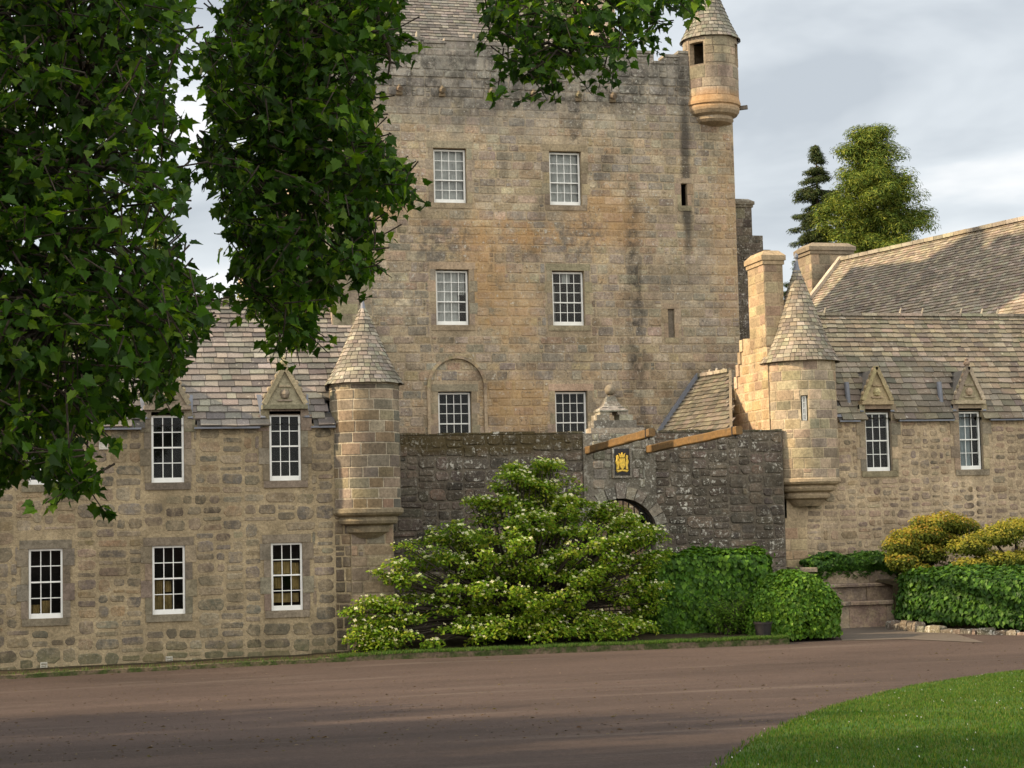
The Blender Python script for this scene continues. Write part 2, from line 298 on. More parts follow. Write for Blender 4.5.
# ------------------------------------------------------------------ masonry
def stones(mb, mp, u0, u1, z0, z1, pal, holes=(), hr=(0.22, 0.36), wr_=(0.28, 0.75), d=0.022, joint=0.03, rnd=0.25, mi=1, inside=None, split=0.3, curved=False, random_rubble=False):
    """courses of individual stones; mp(u, z, d) gives the world point d metres proud of the wall"""
    def one(a, b, c, e):
        a += joint * R.uniform(0.2, 0.8); b -= joint * R.uniform(0.2, 0.8); c += joint * R.uniform(0.2, 0.8); e -= joint * R.uniform(0.2, 0.8)
        if b - a < 0.06 or e - c < 0.05: return
        if inside and not (inside(a, c) and inside(b, c) and inside(a, e) and inside(b, e)): return
        if curved:
            n = max(2, math.ceil((b - a) / 0.11)); dd = d * R.uniform(0.6, 1.2); col = pick(pal); g = min(0.015, (b - a) * 0.2, (e - c) * 0.2); V_ = []
            for k in range(n + 1):
                u = a + (b - a) * k / n; ui = min(max(u, a + g), b - g)
                V_ += [mp(u, c, -0.008), mp(ui, c + g, dd), mp(ui, e - g, dd), mp(u, e, -0.008)]
            F_ = [(4 * k + i, 4 * k + 4 + i, 4 * k + 5 + i, 4 * k + 1 + i) for k in range(n) for i in range(3)] + [(0, 1, 2, 3), (4 * n + 3, 4 * n + 2, 4 * n + 1, 4 * n)]
            mb.faces(V_, F_, col, mi); return
        mu, mz, hu, hz = (a + b) / 2, (c + e) / 2, (b - a) / 2, (e - c) / 2
        ring = []; m = min(hu, hz); cut = m * rnd * 2
        corners = [(-1, -1), (1, -1), (1, 1), (-1, 1)]
        for i, (sx_, sz_) in enumerate(corners):
            k1, k2 = cut * R.uniform(0.3, 1), cut * R.uniform(0.3, 1)
            p1 = (mu + sx_ * hu, mz + sz_ * (hz - k1)); p2 = (mu + sx_ * (hu - k2), mz + sz_ * hz)
            mid = (mu + sx_ * (hu - k2 * 0.35), mz + sz_ * (hz - k1 * 0.35))
            ring += [p2, mid, p1] if i % 2 == 1 else [p1, mid, p2]
        if rnd > 0.12: ring = [(x + R.uniform(-1, 1) * m * jr, z + R.uniform(-1, 1) * m * jr) for x, z in ring]
        if random_rubble:
            an = R.uniform(-0.07, 0.07); ring = [(mu + (x - mu) - (z - mz) * an, mz + (z - mz) + (x - mu) * an * 0.6) for x, z in ring]
        dd = d * R.uniform(0.5, 1.3); n = len(ring); bv = min(0.03, m * 0.3); tilt = R.uniform(-1, 1) * d * 0.4
        outer = [mp(x, z, -0.008) for x, z in ring]
        inner = [mp(mu + (x - mu) * (1 - bv / hu), mz + (z - mz) * (1 - bv / hz), dd + tilt * (z - mz) / hz) for x, z in ring]
        col = pick(pal)
        mb.faces(outer + inner, [(i, (i + 1) % n, n + (i + 1) % n, n + i) for i in range(n)] + [tuple(range(n, 2 * n))], col, mi)
    jr = 0.12 if random_rubble else 0.07
    def clip_one(a, b, c, e):
        for (ha, hb, hc, hd) in holes:
            if e > hc + 0.02 and c < hd - 0.02 and b > ha and a < hb:
                if a < ha and (ha - a) >= (b - hb): b = ha
                elif b > hb: a = hb
                else: return
        one(a, b, c, e)
    if random_rubble:
        def cut(a, b, c, e):
            w_, h_ = b - a, e - c
            if (w_ > wr_[1] or (w_ > wr_[0] * 2 and R.random() < 0.25)) and w_ > h_ * 1.1: t = a + w_ * R.uniform(0.36, 0.64); cut(a, t, c, e); cut(t, b, c, e)
            elif h_ > hr[1] or (h_ > hr[0] * 2 and R.random() < 0.35): t = c + h_ * R.uniform(0.34, 0.66); cut(a, b, c, t); cut(a, b, t, e)
            elif w_ > wr_[1]: t = a + w_ * R.uniform(0.36, 0.64); cut(a, t, c, e); cut(t, b, c, e)
            else: clip_one(a, b, c, e)
        u = u0
        while u < u1 - 0.01:
            wd = min(R.uniform(1.8, 3.2), u1 - u); z = z0 - R.uniform(0, 0.0)
            if u1 - u - wd < 0.8: wd = u1 - u
            while z < z1 - 0.01:
                hh = min(R.uniform(0.7, 1.5), z1 - z)
                if z1 - z - hh < 0.35: hh = z1 - z
                cut(u, u + wd, z, z + hh); z += hh
            u += wd
        return
    z = z0
    while z < z1 - 0.05:
        h = R.uniform(*hr); h = z1 - z if z + h > z1 - hr[0] * 0.5 else h
        u = u0 - R.uniform(0, 0.3)
        while u < u1:
            wd = R.uniform(*wr_); a, b = max(u, u0), min(u + wd, u1); u += wd
            if b - a < 0.07: continue
            for (ha, hb, hc, hd) in holes:
                if z + h > hc + 0.02 and z < hd - 0.02 and b > ha and a < hb:
                    if a < ha and (ha - a) >= (b - hb): b = ha
                    elif b > hb: a = hb
                    else: b = a
            if b - a < 0.07: continue
            if R.random() < split and h > 0.2:
                s_ = R.uniform(0.4, 0.6)
                if b - a > 0.3:
                    c_ = a + (b - a) * R.uniform(0.55, 0.75)
                    one(a, c_, z, z + h); one(c_, b, z, z + h * s_); one(c_, b, z + h * s_, z + h)
                else: one(a, b, z, z + h * s_); one(a, b, z + h * s_, z + h)
            else: one(a, b, z, z + h)
        z += h
def front(Y): return lambda u, z, d: (u, Y - d, z)          # wall facing the viewer (-Y)
def left(X): return lambda u, z, d: (X - d, u, z)           # wall facing -X, u runs along Y
def right(X): return lambda u, z, d: (X + d, u, z)
def drum(cx, cy, r): return lambda u, z, d: (cx + (r + d) * math.cos(u / r), cy + (r + d) * math.sin(u / r), z)
def wall_sheet(mb, mp, u0, u1, z0, z1, holes, depth, mcol, mi=0, reveal_mi=2, dark_mi=3, rcol=(0.3, 0.25, 0.18), room=0.45):
    """mortar face with window openings, dressed reveals and a dark room behind each"""
    us = sorted({u0, u1, *[h[0] for h in holes], *[h[1] for h in holes]}); zs = sorted({z0, z1, *[h[2] for h in holes], *[h[3] for h in holes]})
    us = [u for u in us if u0 <= u <= u1]; zs = [z for z in zs if z0 <= z <= z1]
    for i in range(len(us) - 1):
        for j in range(len(zs) - 1):
            cu, cz_ = (us[i] + us[i + 1]) / 2, (zs[j] + zs[j + 1]) / 2
            if any(h[0] < cu < h[1] and h[2] < cz_ < h[3] for h in holes): continue
            mb.poly([mp(us[i], zs[j], 0), mp(us[i + 1], zs[j], 0), mp(us[i + 1], zs[j + 1], 0), mp(us[i], zs[j + 1], 0)], mcol, mi)
    for (a, b, c, e) in holes:
        q = [(a, c), (b, c), (b, e), (a, e)]
        for k in range(4):
            (p, pz), (s_, sz_) = q[k], q[(k + 1) % 4]
            mb.poly([mp(p, pz, 0), mp(s_, sz_, 0), mp(s_, sz_, -depth), mp(p, pz, -depth)], rcol, reveal_mi)
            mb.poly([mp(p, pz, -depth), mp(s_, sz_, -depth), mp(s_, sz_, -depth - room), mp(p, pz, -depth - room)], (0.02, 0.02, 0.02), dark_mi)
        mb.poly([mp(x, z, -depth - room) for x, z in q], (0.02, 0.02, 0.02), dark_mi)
def margins(mb, mp, hole, pal, wdt=0.22, d=0.012, mi=2, sill=True, lintel=0.26):
    """dressed stones round an opening: long-and-short jambs, lintel, sill"""
    a, b, c, e = hole
    def blk(u0, u1, z0, z1, dd=d):
        g = 0.006; o_ = [(u0 + g, z0 + g), (u1 - g, z0 + g), (u1 - g, z1 - g), (u0 + g, z1 - g)]
        mb.faces([mp(x, z, -0.01) for x, z in o_] + [mp(x, z, dd) for x, z in o_], [(4, 5, 6, 7), (0, 1, 5, 4), (1, 2, 6, 5), (2, 3, 7, 6), (3, 0, 4, 7)], pick(pal), mi)
    z = c; k = 0
    n = max(2, round((e - c) / 0.42)); hh = (e - c) / n
    for k in range(n):
        wl = wdt * (1.55 if k % 2 else 1.0); blk(a - wl, a, c + k * hh, c + (k + 1) * hh); blk(b, b + wl, c + k * hh, c + (k + 1) * hh)
    if lintel: blk(a - wdt * 1.2, b + wdt * 1.2, e, e + lintel)
    if sill: blk(a - wdt * 0.9, b + wdt * 0.9, c - 0.2, c, d + 0.015)
def grow(h, a, l=0.26, s_=0.2): return (h[0] - a, h[1] + a, h[2] - s_, h[3] + l)

# ------------------------------------------------------------------ slates
SL_GREY = [(0.17, 0.152, 0.132), (0.20, 0.178, 0.152), (0.145, 0.13, 0.115), (0.25, 0.22, 0.185), (0.12, 0.108, 0.098), (0.18, 0.16, 0.135)]
SL_TAN = [(0.185, 0.155, 0.115), (0.16, 0.135, 0.10), (0.215, 0.185, 0.14), (0.135, 0.115, 0.09), (0.175, 0.145, 0.105)]
def slates(mb, O, U, S, L, H, pal, exp=(0.27, 0.19), wd=(0.28, 0.6), th=0.04, skip=None, mi=1, under=True):
    """overlapping stone slates, each its own tilted slab, on the plane O + u*U + s*S"""
    O, U, S = Vector(O), Vector(U).normalized(), Vector(S).normalized(); N = U.cross(S).normalized()
    if under:
        nu, ns = (max(1, int(L / 0.2)), max(1, int(H / 0.25))) if skip else (1, 1)
        for i in range(nu):
            for j in range(ns):
                a, b, c, d = L * i / nu, L * (i + 1) / nu, H * j / ns, H * (j + 1) / ns
                if skip and skip((a + b) / 2, (c + d) / 2): continue
                mb.poly([O + U * a + S * c - N * 0.02, O + U * b + S * c - N * 0.02, O + U * b + S * d - N * 0.02, O + U * a + S * d - N * 0.02], (0.06, 0.055, 0.05), mi)
    s = 0.0; row = 0
    while s < H:
        ex = exp[0] + (exp[1] - exp[0]) * s / H; u = -R.uniform(0, 0.3); s1 = min(s + ex * 1.25, H + 0.02)
        wl = 1 - 0.35 * s / H
        while u < L:
            w_ = R.uniform(*wd) * wl; a, b = max(u, 0) + 0.006, min(u + w_, L) - 0.006; u += w_
            if b - a < 0.08: continue
            if skip and skip((a + b) / 2, s + ex / 2): continue
            j0, j1 = R.uniform(-0.02, 0.02), R.uniform(-0.02, 0.02); t = th * R.uniform(0.8, 1.5); lift = th * 1.25 + R.uniform(0, 0.006)
            q = [(a, s + j0, lift), (b, s + j1, lift), (b, s1, 0.004), (a, s1, 0.004), (a, s + j0, lift - t), (b, s + j1, lift - t)]
            P = [O + U * x + S * y + N * z for x, y, z in q]
            mb.faces(P, [(0, 1, 2, 3), (4, 5, 1, 0), (4, 0, 3), (5, 2, 1)], pick(pal), mi)
        s += ex; row += 1
def cone_slates(mb, cx, cy, r0, z0, r1, z1, pal, exp=0.2, wd=(0.16, 0.34), mi=0, flare=0.12):
    H = math.hypot(r0 - r1, z1 - z0); n = int(H / exp)
    def rr(t): return r0 + (r1 - r0) * t - flare * 0.5 * (math.sin(math.pi * min(1, t * 1.6)) if t < 0.31 else max(0.0, 1 - (t - 0.31) / 0.69))
    mb.lathe(cx, cy, [(rr(t) - 0.035 * (1 - t), z0 + (z1 - z0) * t + 0.01 * (1 - t)) for t in [i / 12 for i in range(13)]], 40, (0.06, 0.055, 0.05), mi)
    for k in range(n):
        t0, t1 = k / n, min(1, (k + 1.2) / n); ra, rb = rr(t0) + 0.03, rr(t1) + 0.006; za, zb = z0 + (z1 - z0) * t0, z0 + (z1 - z0) * t1
        a = R.uniform(0, 1); end = a + 2 * math.pi
        while a < end - 0.02:
            da = min(R.uniform(*wd) / max(ra, 0.12), 1.0); b = min(a + da, end); g = 0.008 / max(ra, 0.1)
            j = R.uniform(-0.012, 0.012); x = R.uniform(0, 0.012)
            pa = lambda ang, r, z: (cx + r * math.cos(ang), cy + r * math.sin(ang), z)
            am = (a + b) / 2
            P = [pa(a + g, ra + x, za + j), pa(am, ra + x, za + j), pa(b - g, ra + x, za + j), pa(b - g, rb, zb), pa(am, rb, zb), pa(a + g, rb, zb), pa(a + g, ra - 0.03, za + j - 0.01), pa(am, ra - 0.03, za + j - 0.01), pa(b - g, ra - 0.03, za + j - 0.01)]
            mb.faces(P, [(0, 1, 4, 5), (1, 2, 3, 4), (6, 7, 1, 0), (7, 8, 2, 1)], pick(pal), mi); a = b

# ------------------------------------------------------------------ windows
def sash(root, x0, x1, z0, z1, Y, cols=3, rows=(2, 2), fr=0.055, bot=0.13, glz=0.022, pane_backing=None, label=None):
    """white sash window facing the viewer: frame with glazing bars, panes, and what hangs behind the glass"""
    m = MB(); y0, y1 = Y, Y + 0.09
    m.box(x0, x0 + fr, y0, y1, z0, z1); m.box(x1 - fr, x1, y0, y1, z0, z1); m.box(x0 + fr, x1 - fr, y0, y1, z1 - fr, z1); m.box(x0 + fr, x1 - fr, y0 - 0.01, y1, z0, z0 + bot)
    ix0, ix1, iz0, iz1 = x0 + fr, x1 - fr, z0 + bot, z1 - fr
    zm = iz0 + (iz1 - iz0) * rows[1] / (rows[0] + rows[1])
    m.box(ix0, ix1, y0 + 0.008, y1, zm - 0.02, zm + 0.02)
    for (a, b, n, off) in ((iz0, zm - 0.02, rows[1], 0.045), (zm + 0.02, iz1, rows[0], 0.02)):
        for k in range(1, n): z = a + (b - a) * k / n; m.box(ix0, ix1, y0 + off, y0 + off + 0.025, z - glz / 2, z + glz / 2)
        for k in range(1, cols):
            x = ix0 + (ix1 - ix0) * k / cols; m.box(x - glz / 2, x + glz / 2, y0 + off + 0.003, y0 + off + 0.022, a, b)
    f = m.build('window', M['white_paint'], root)
    if label: f['label'] = label
    g = MB(); g.poly([(ix0, y0 + 0.06, iz0), (ix1, y0 + 0.06, iz0), (ix1, y0 + 0.06, zm), (ix0, y0 + 0.06, zm)]); g.poly([(ix0, y0 + 0.035, zm), (ix1, y0 + 0.035, zm), (ix1, y0 + 0.035, iz1), (ix0, y0 + 0.035, iz1)])
    g.build('panes', M['glass'], f)
    if pane_backing:
        mat, rects = pane_backing; c_ = MB()
        for (a, b, c, d) in rects:                      # fractions of the opening; a softly folded sheet
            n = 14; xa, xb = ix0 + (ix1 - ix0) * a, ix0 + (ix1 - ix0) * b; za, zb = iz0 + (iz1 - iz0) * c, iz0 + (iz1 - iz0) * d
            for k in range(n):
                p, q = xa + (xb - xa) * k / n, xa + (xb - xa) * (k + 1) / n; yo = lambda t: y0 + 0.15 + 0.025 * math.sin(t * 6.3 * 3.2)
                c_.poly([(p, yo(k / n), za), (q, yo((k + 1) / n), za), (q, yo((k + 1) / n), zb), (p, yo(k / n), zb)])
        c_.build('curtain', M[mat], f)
    return f

def lathe_part(name, mat, parent, cx, cy, prof, n=40, col=(1, 1, 1), smooth=False):
    m = MB(); m.lathe(cx, cy, prof, n, col); return m.build(name, mat, parent, smooth)

# palettes (linear base colours)
P_WING = [(0.19, 0.16, 0.12), (0.25, 0.205, 0.145), (0.155, 0.125, 0.088), (0.185, 0.15, 0.105), (0.125, 0.105, 0.08), (0.215, 0.17, 0.115), (0.14, 0.12, 0.095), (0.24, 0.175, 0.105), (0.165, 0.14, 0.11)]
MO_WING = (0.30, 0.238, 0.148)
P_ASH = [(0.25, 0.205, 0.145), (0.28, 0.23, 0.16), (0.21, 0.175, 0.13), (0.31, 0.25, 0.17)]
P_ASHD = [(0.185, 0.155, 0.112), (0.205, 0.17, 0.122), (0.165, 0.14, 0.105)]
P_TOW = [(0.31, 0.255, 0.19), (0.34, 0.28, 0.205), (0.22, 0.195, 0.16), (0.38, 0.31, 0.22), (0.27, 0.22, 0.165), (0.36, 0.275, 0.175), (0.25, 0.21, 0.165), (0.33, 0.245, 0.155), (0.29, 0.235, 0.17), (0.31, 0.24, 0.16)]
MO_TOW = (0.35, 0.28, 0.19)
P_CUR = [(0.085, 0.070, 0.055), (0.11, 0.09, 0.07), (0.065, 0.055, 0.045), (0.14, 0.11, 0.085), (0.10, 0.085, 0.07), (0.16, 0.12, 0.09)]
MO_CUR = (0.13, 0.11, 0.085)
P_RIGHT = [(0.25, 0.19, 0.135), (0.30, 0.225, 0.155), (0.20, 0.155, 0.12), (0.33, 0.25, 0.17), (0.23, 0.18, 0.14), (0.28, 0.20, 0.13)]
MO_RIGHT = (0.40, 0.31, 0.205)
P_TUR = [(0.32, 0.255, 0.175), (0.36, 0.285, 0.19), (0.28, 0.225, 0.16), (0.38, 0.30, 0.205), (0.25, 0.205, 0.15)]

def pediment(root, xc, zb, za, wd, Y, pal, finial=True, roofY=None, label=None):
    """carved triangular dormer pediment with raised edges, finial and a small roof behind"""
    m = MB(); hw = wd / 2
    tri = [(xc - hw, zb), (xc + hw, zb), (xc, za)]
    m.faces([(x, Y - 0.05, z) for x, z in tri] + [(x, Y + 0.28, z) for x, z in tri], [(0, 1, 2), (5, 4, 3), (0, 3, 4, 1), (1, 4, 5, 2), (2, 5, 3, 0)], pick(pal))
    m.box(xc - hw - 0.07, xc + hw + 0.07, Y - 0.14, Y + 0.2, zb - 0.12, zb, pick(pal))
    for s_ in (-1, 1):                                   # raked mouldings with knobbly crockets
        m.beam((xc + s_ * (hw + 0.02), Y - 0.06, zb + 0.02), (xc, Y - 0.06, za + 0.04), 0.16, 0.13, pick(pal))
        for k in range(5):
            t = (k + 0.7) / 5.6; x, z = xc + s_ * (hw + 0.05) * (1 - t), zb + 0.08 + (za - zb) * t
            m.lathe(x, Y - 0.03, [(0.0, z - 0.03), (0.07, z), (0.075, z + 0.06), (0.04, z + 0.11), (0.0, z + 0.12)], 6, pick(pal))
    m.lathe(xc, Y - 0.06, [(0.0, zb + 0.16), (0.10, zb + 0.19), (0.135, zb + 0.30), (0.10, zb + 0.41), (0.0, zb + 0.44)], 8, pick(pal))   # carved boss
    m.beam((xc - 0.16, Y - 0.08, zb + 0.52), (xc + 0.16, Y - 0.08, zb + 0.52), 0.05, 0.05, pick(pal)); m.beam((xc - 0.2, Y - 0.08, zb + 0.12), (xc + 0.2, Y - 0.08, zb + 0.12), 0.05, 0.04, pick(pal))
    p = m.build('pediment', M['ashlar'], root)
    if label: p['label'] = label
    if finial:
        f = MB(); f.lathe(xc, Y + 0.02, [(0.09, za - 0.02), (0.06, za + 0.06), (0.11, za + 0.12), (0.12, za + 0.19), (0.05, za + 0.25), (0.07, za + 0.30), (0.0, za + 0.36)], 8, pick(pal)); f.build('finial', M['ashlar'], p)
    if roofY:
        q = MB()
        for s_ in (-1, 1):
            q.poly([(xc + s_ * hw * 0.95, Y + 0.25, zb - 0.03), (xc, Y + 0.25, za - 0.06), (xc, roofY + (za - zb) * 0.8, za - 0.06), (xc + s_ * hw * 0.95, roofY, zb - 0.03)], (0.2, 0.18, 0.16))
        q.build('dormer_roof', M['slate'], p)
        for s_ in (-1, 1): l = MB(); l.beam((xc + s_ * (hw + 0.05), Y - 0.06, zb - 0.36), (xc + s_ * (hw + 0.10), Y + 0.55, zb + 0.32), 0.13, 0.03); l.build('lead_flashing', M['lead'], p)
    return p

# ================================================================== SETTING: ground, lawn, path, kerb
def axis(a, b, step, far): return sorted(set([-far, -far / 4, -far / 16] + list(np.arange(a, b + 0.01, step)) + [far / 16 + b, far / 4, far]))
m = MB(); xs = axis(-40, 60, 2, 4000); ys = axis(-30, 72, 1.5, 4000)
for i in range(len(xs) - 1):
    for j in range(len(ys) - 1):
        m.poly([(x, y, G(x, y)) for x, y in ((xs[i], ys[j]), (xs[i + 1], ys[j]), (xs[i + 1], ys[j + 1]), (xs[i], ys[j + 1]))])
tag(m.build('gravel_drive', M['gravel'], smooth=True), kind='structure')
def ground_hit(px, py):
    lo, hi = 4.0, 70.0
    for _ in range(60):
        y = (lo + hi) / 2; p = at(px, py, y)
        if p.z > G(p.x, p.y): lo = y
        else: hi = y
    return at(px, py, lo)
LE = [ground_hit(*q) for q in ((700, 800), (727, 768), (742, 755), (762, 742), (790, 727), (820, 714), (852, 704), (888, 694), (925, 686), (965, 680), (1000, 675), (1024, 672.5), (1060, 669))]
LE = [Vector((LE[0].x - 2.0, -6, 0))] + LE + [LE[-1] + Vector((9, 1.6, 0)), LE[-1] + Vector((40, 2.0, 0))]
m = MB()
for a, b in zip(LE[:-1], LE[1:]):
    nx = 24
    for k in range(nx):
        xa0, xa1 = a.x + (70 - a.x) * k / nx, a.x + (70 - a.x) * (k + 1) / nx; xb0, xb1 = b.x + (70 - b.x) * k / nx, b.x + (70 - b.x) * (k + 1) / nx
        m.poly([(xa0, a.y, G(xa0, a.y) + 0.045), (xa1, a.y, G(xa1, a.y) + 0.045), (xb1, b.y, G(xb1, b.y) + 0.045), (xb0, b.y, G(xb0, b.y) + 0.045)])
    m.poly([(a.x, a.y, G(a.x, a.y) - 0.05), (a.x, a.y, G(a.x, a.y) + 0.045), (b.x, b.y, G(b.x, b.y) + 0.045), (b.x, b.y, G(b.x, b.y) - 0.05)])
tag(m.build('lawn', M['turf'], smooth=False), kind='structure')
def lawn_x(y):
    for a, b in zip(LE[:-1], LE[1:]):
        if a.y <= y <= b.y: return a.x + (b.x - a.x) * (y - a.y) / max(1e-6, b.y - a.y)
    return None
# grass blades of the lawn, with pale clover heads
rng = np.random.default_rng(3)
def blade_mesh(name, spots, hgt, wid, cols, mat):
    n = len(spots); p = np.array(spots, dtype=np.float32); a = rng.uniform(0, 6.283, n); h = rng.uniform(0.6, 1.3, n) * hgt; ln = rng.uniform(-0.5, 0.5, (n, 2)) * h[:, None]
    dx = np.stack([np.cos(a), np.sin(a)], 1) * wid; v = np.zeros((n, 3, 3), dtype=np.float32)
    v[:, 0, :2] = p[:, :2] - dx; v[:, 1, :2] = p[:, :2] + dx; v[:, 0, 2] = v[:, 1, 2] = p[:, 2]; v[:, 2, :2] = p[:, :2] + ln; v[:, 2, 2] = p[:, 2] + h
    return v, np.array([cols[i] for i in rng.integers(0, len(cols), n)], dtype=np.float32) * rng.uniform(0.75, 1.25, (n, 1))
def fast_mesh(name, V, C, mat, parent=None, smooth=False):
    """V: (polys, k, 3) separate polygons, C: (polys, 3)"""
    o_ = np.array(LOC.get(parent.name, (0, 0, 0)) if parent else (0, 0, 0), dtype=np.float32)
    n, k = V.shape[:2]; me = bpy.data.meshes.new(name); me.vertices.add(n * k); me.vertices.foreach_set('co', (V - o_).astype(np.float32).ravel())
    me.loops.add(n * k); me.loops.foreach_set('vertex_index', np.arange(n * k, dtype=np.int32)); me.polygons.add(n); me.polygons.foreach_set('loop_start', np.arange(0, n * k, k, dtype=np.int32))
    at_ = me.attributes.new('col', 'FLOAT_COLOR', 'FACE'); ca = np.ones((n, 4), dtype=np.float32); ca[:, :3] = C; at_.data.foreach_set('color', ca.ravel())
    me.update(); me.validate(); me.materials.append(mat); ob = bpy.data.objects.new(name, me); COL.objects.link(ob)
    if parent: ob.parent = parent; LOC[ob.name] = tuple(o_)
    return ob
sp = []
while len(sp) < 150000:
    y = 11 + 27 * R.random() ** 1.25; x0 = lawn_x(y)
    if x0 is None: continue
    x = x0 + (0.345 * 1.75 * y + 3 - x0) * R.random()
    if x < x0: continue
    if math.sin(x * 1.3 + 0.7 * math.sin(y * 0.9)) * math.sin(y * 1.1 + x * 0.4) > 0.35 and R.random() < 0.45: continue
    sp.append((x - (R.random() ** 3 * 0.16 if x - x0 < 0.3 else 0), y, G(x, y) + 0.035))
v_, c_ = blade_mesh('g', sp, 0.042, 0.008, [(0.046, 0.11, 0.008), (0.064, 0.128, 0.010), (0.03, 0.078, 0.007), (0.11, 0.13, 0.022)], None)
tag(fast_mesh('lawn_grass', v_, c_, M['grass']), kind='stuff')
V = []
for x, y, z in R.sample(sp, 130):
    r = R.uniform(0.004, 0.009); V.append([(x - r, y, z + 0.05), (x, y - r, z + 0.045), (x + r, y, z + 0.05), (x, y + r, z + 0.06)])
tag(fast_mesh('clover_flowers', np.array(V, dtype=np.float32), np.full((len(V), 3), 0.4), M['petal']), kind='stuff')
# litter: small stones, dead leaves on the gravel
V, C = [], []
for k in range(4200):
    y = 20 + 29 * R.random() ** 1.1; x = -2 + (0.62 * y + 2) * R.random(); lx = lawn_x(y)
    if lx and x > lx: continue
    s_ = R.uniform(0.008, 0.028) * (1.7 if R.random() < 0.06 else 1); z = G(x, y) + 0.008; a = R.uniform(0, 6.3); col = R.choice([(0.06, 0.035, 0.02), (0.09, 0.055, 0.03), (0.04, 0.028, 0.02), (0.16, 0.125, 0.10), (0.10, 0.08, 0.035)])
    ca, sa = math.cos(a) * s_, math.sin(a) * s_; V.append([(x + ca, y + sa, z), (x - sa * 0.6, y + ca * 0.6, z + s_ * 0.5), (x - ca, y - sa, z + 0.004), (x + sa * 0.6, y - ca * 0.6, z + s_ * 0.3)]); C.append(jit(col))
tag(fast_mesh('fallen_leaves', np.array(V, dtype=np.float32), np.array(C), M['leaf_shrub']), kind='stuff')

# pale flagged path from the drive to the steps
pp = [ground_hit(*q) for q in ((842, 641), (905, 639.5), (985, 643), (935, 628), (893, 622), (858, 619), (833, 622))]
m = MB(); m.poly([(p.x, p.y, G(p.x, p.y) + 0.012) for p in pp]); tag(m.build('path', M['path']), kind='structure')
# kerb and raised planting bed in front of the curtain wall; moss line at the foot of the left wing
KL = [at(-40, 682, 48.6), at(100, 671, 48.7), at(240, 664, 48.6), at(345, 660.5, 48.4), at(480, 656, 48.2), at(640, 652, 48.1), at(740, 650, 48.0), at(790, 648, 48.0)]
KL = [Vector((p.x, p.y, G(p.x, p.y))) for p in KL]
m = MB(); bm_ = MB()
KS = []
for a, b in zip(KL[:-1], KL[1:]):
    for k in range(10): KS.append(a.lerp(b, k / 10))
KS.append(KL[-1]); KH = [0.10 + 0.06 * sstep((p.x - 6) / 3) + R.uniform(-0.012, 0.012) for p in KS]
for i in range(len(KS) - 1):
    a, b, ha, hb = KS[i], KS[i + 1], KH[i], KH[i + 1]
    m.poly([(a.x, a.y, a.z - 0.1), (b.x, b.y, b.z - 0.1), (b.x, b.y + 0.03, b.z + hb), (a.x, a.y + 0.03, a.z + ha)]); m.poly([(a.x, a.y + 0.03, a.z + ha), (b.x, b.y + 0.03, b.z + hb), (b.x, b.y + 0.22, b.z + hb + 0.02), (a.x, a.y + 0.22, a.z + ha + 0.02)])
    bm_.poly([(a.x, a.y + 0.22, a.z + ha + 0.02), (b.x, b.y + 0.22, b.z + hb + 0.02), (b.x, 49.97 if b.x < 8.85 else 54.9, b.z + hb + 0.05), (a.x, 49.97 if a.x < 8.85 else 54.9, a.z + ha + 0.05)])
m.poly([(KS[-1].x, KS[-1].y, KS[-1].z - 0.1), (KS[-1].x + 0.1, 54.9, -3.7), (KS[-1].x + 0.1, 54.9, KS[-1].z + 0.2), (KS[-1].x, KS[-1].y + 0.03, KS[-1].z + KH[-1])])
tag(m.build('kerb', M['kerb']), kind='structure'); tag(bm_.build('planting_bed', M['soil']), kind='structure')
sp = []
for i in range(26000):
    k = R.randrange(len(KS) - 1); p = KS[k].lerp(KS[k + 1], R.random()); dy = R.random() ** 1.5 * 0.75
    if p.x < 7.0 and R.random() < 0.94: continue
    sp.append((p.x, p.y + 0.02 + dy, p.z + KH[k] - 0.005))
v_, c_ = blade_mesh('g', sp, 0.085, 0.011, [(0.05, 0.115, 0.012), (0.075, 0.15, 0.02), (0.035, 0.08, 0.01), (0.10, 0.13, 0.03)], None)
tag(fast_mesh('verge_grass', v_, c_, M['grass']), kind='stuff')

# ================================================================== LEFT WING
YL = 50.0
wing = thing('castle_wing', 'grey rubble wing on the left with slate roof, carved dormers and conical corner turret', 'building', (2, 53, -3.6))
WX = {1: (-1.07, -0.18), 2: (2.17, 3.05), 3: (5.38, 6.25), 0: (-4.4, -3.52)}
hol = [(a, b, -2.21, -0.36) for a, b in WX.values()] + [(WX[k][0], WX[k][1], 1.36, 3.19) for k in (0, 1, 2, 3)]
m = MB(); fp = front(YL); ZE = 2.93
wall_sheet(m, fp, -12, 8.8, -3.9, ZE, [h if h[3] < ZE else (h[0], h[1], h[2], ZE) for h in hol], 0.07, MO_WING, rcol=(0.17, 0.145, 0.11))
stones(m, fp, -12, 7.15, -3.75, 2.85, P_WING, [grow(h, 0.26) for h in hol], (0.22, 0.46), (0.34, 1.0), d=0.011, joint=0.06, rnd=0.45, random_rubble=True)
stones(m, fp, 7.15, 7.62, -3.75, 2.85, P_WING, (), (0.26, 0.40), (0.3, 0.5), d=0.02, joint=0.03, rnd=0.15, split=0.1)
for h in hol: margins(m, fp, h, P_ASHD, 0.2, d=0.026, lintel=0.24 if h[3] < 2 else 0.1)
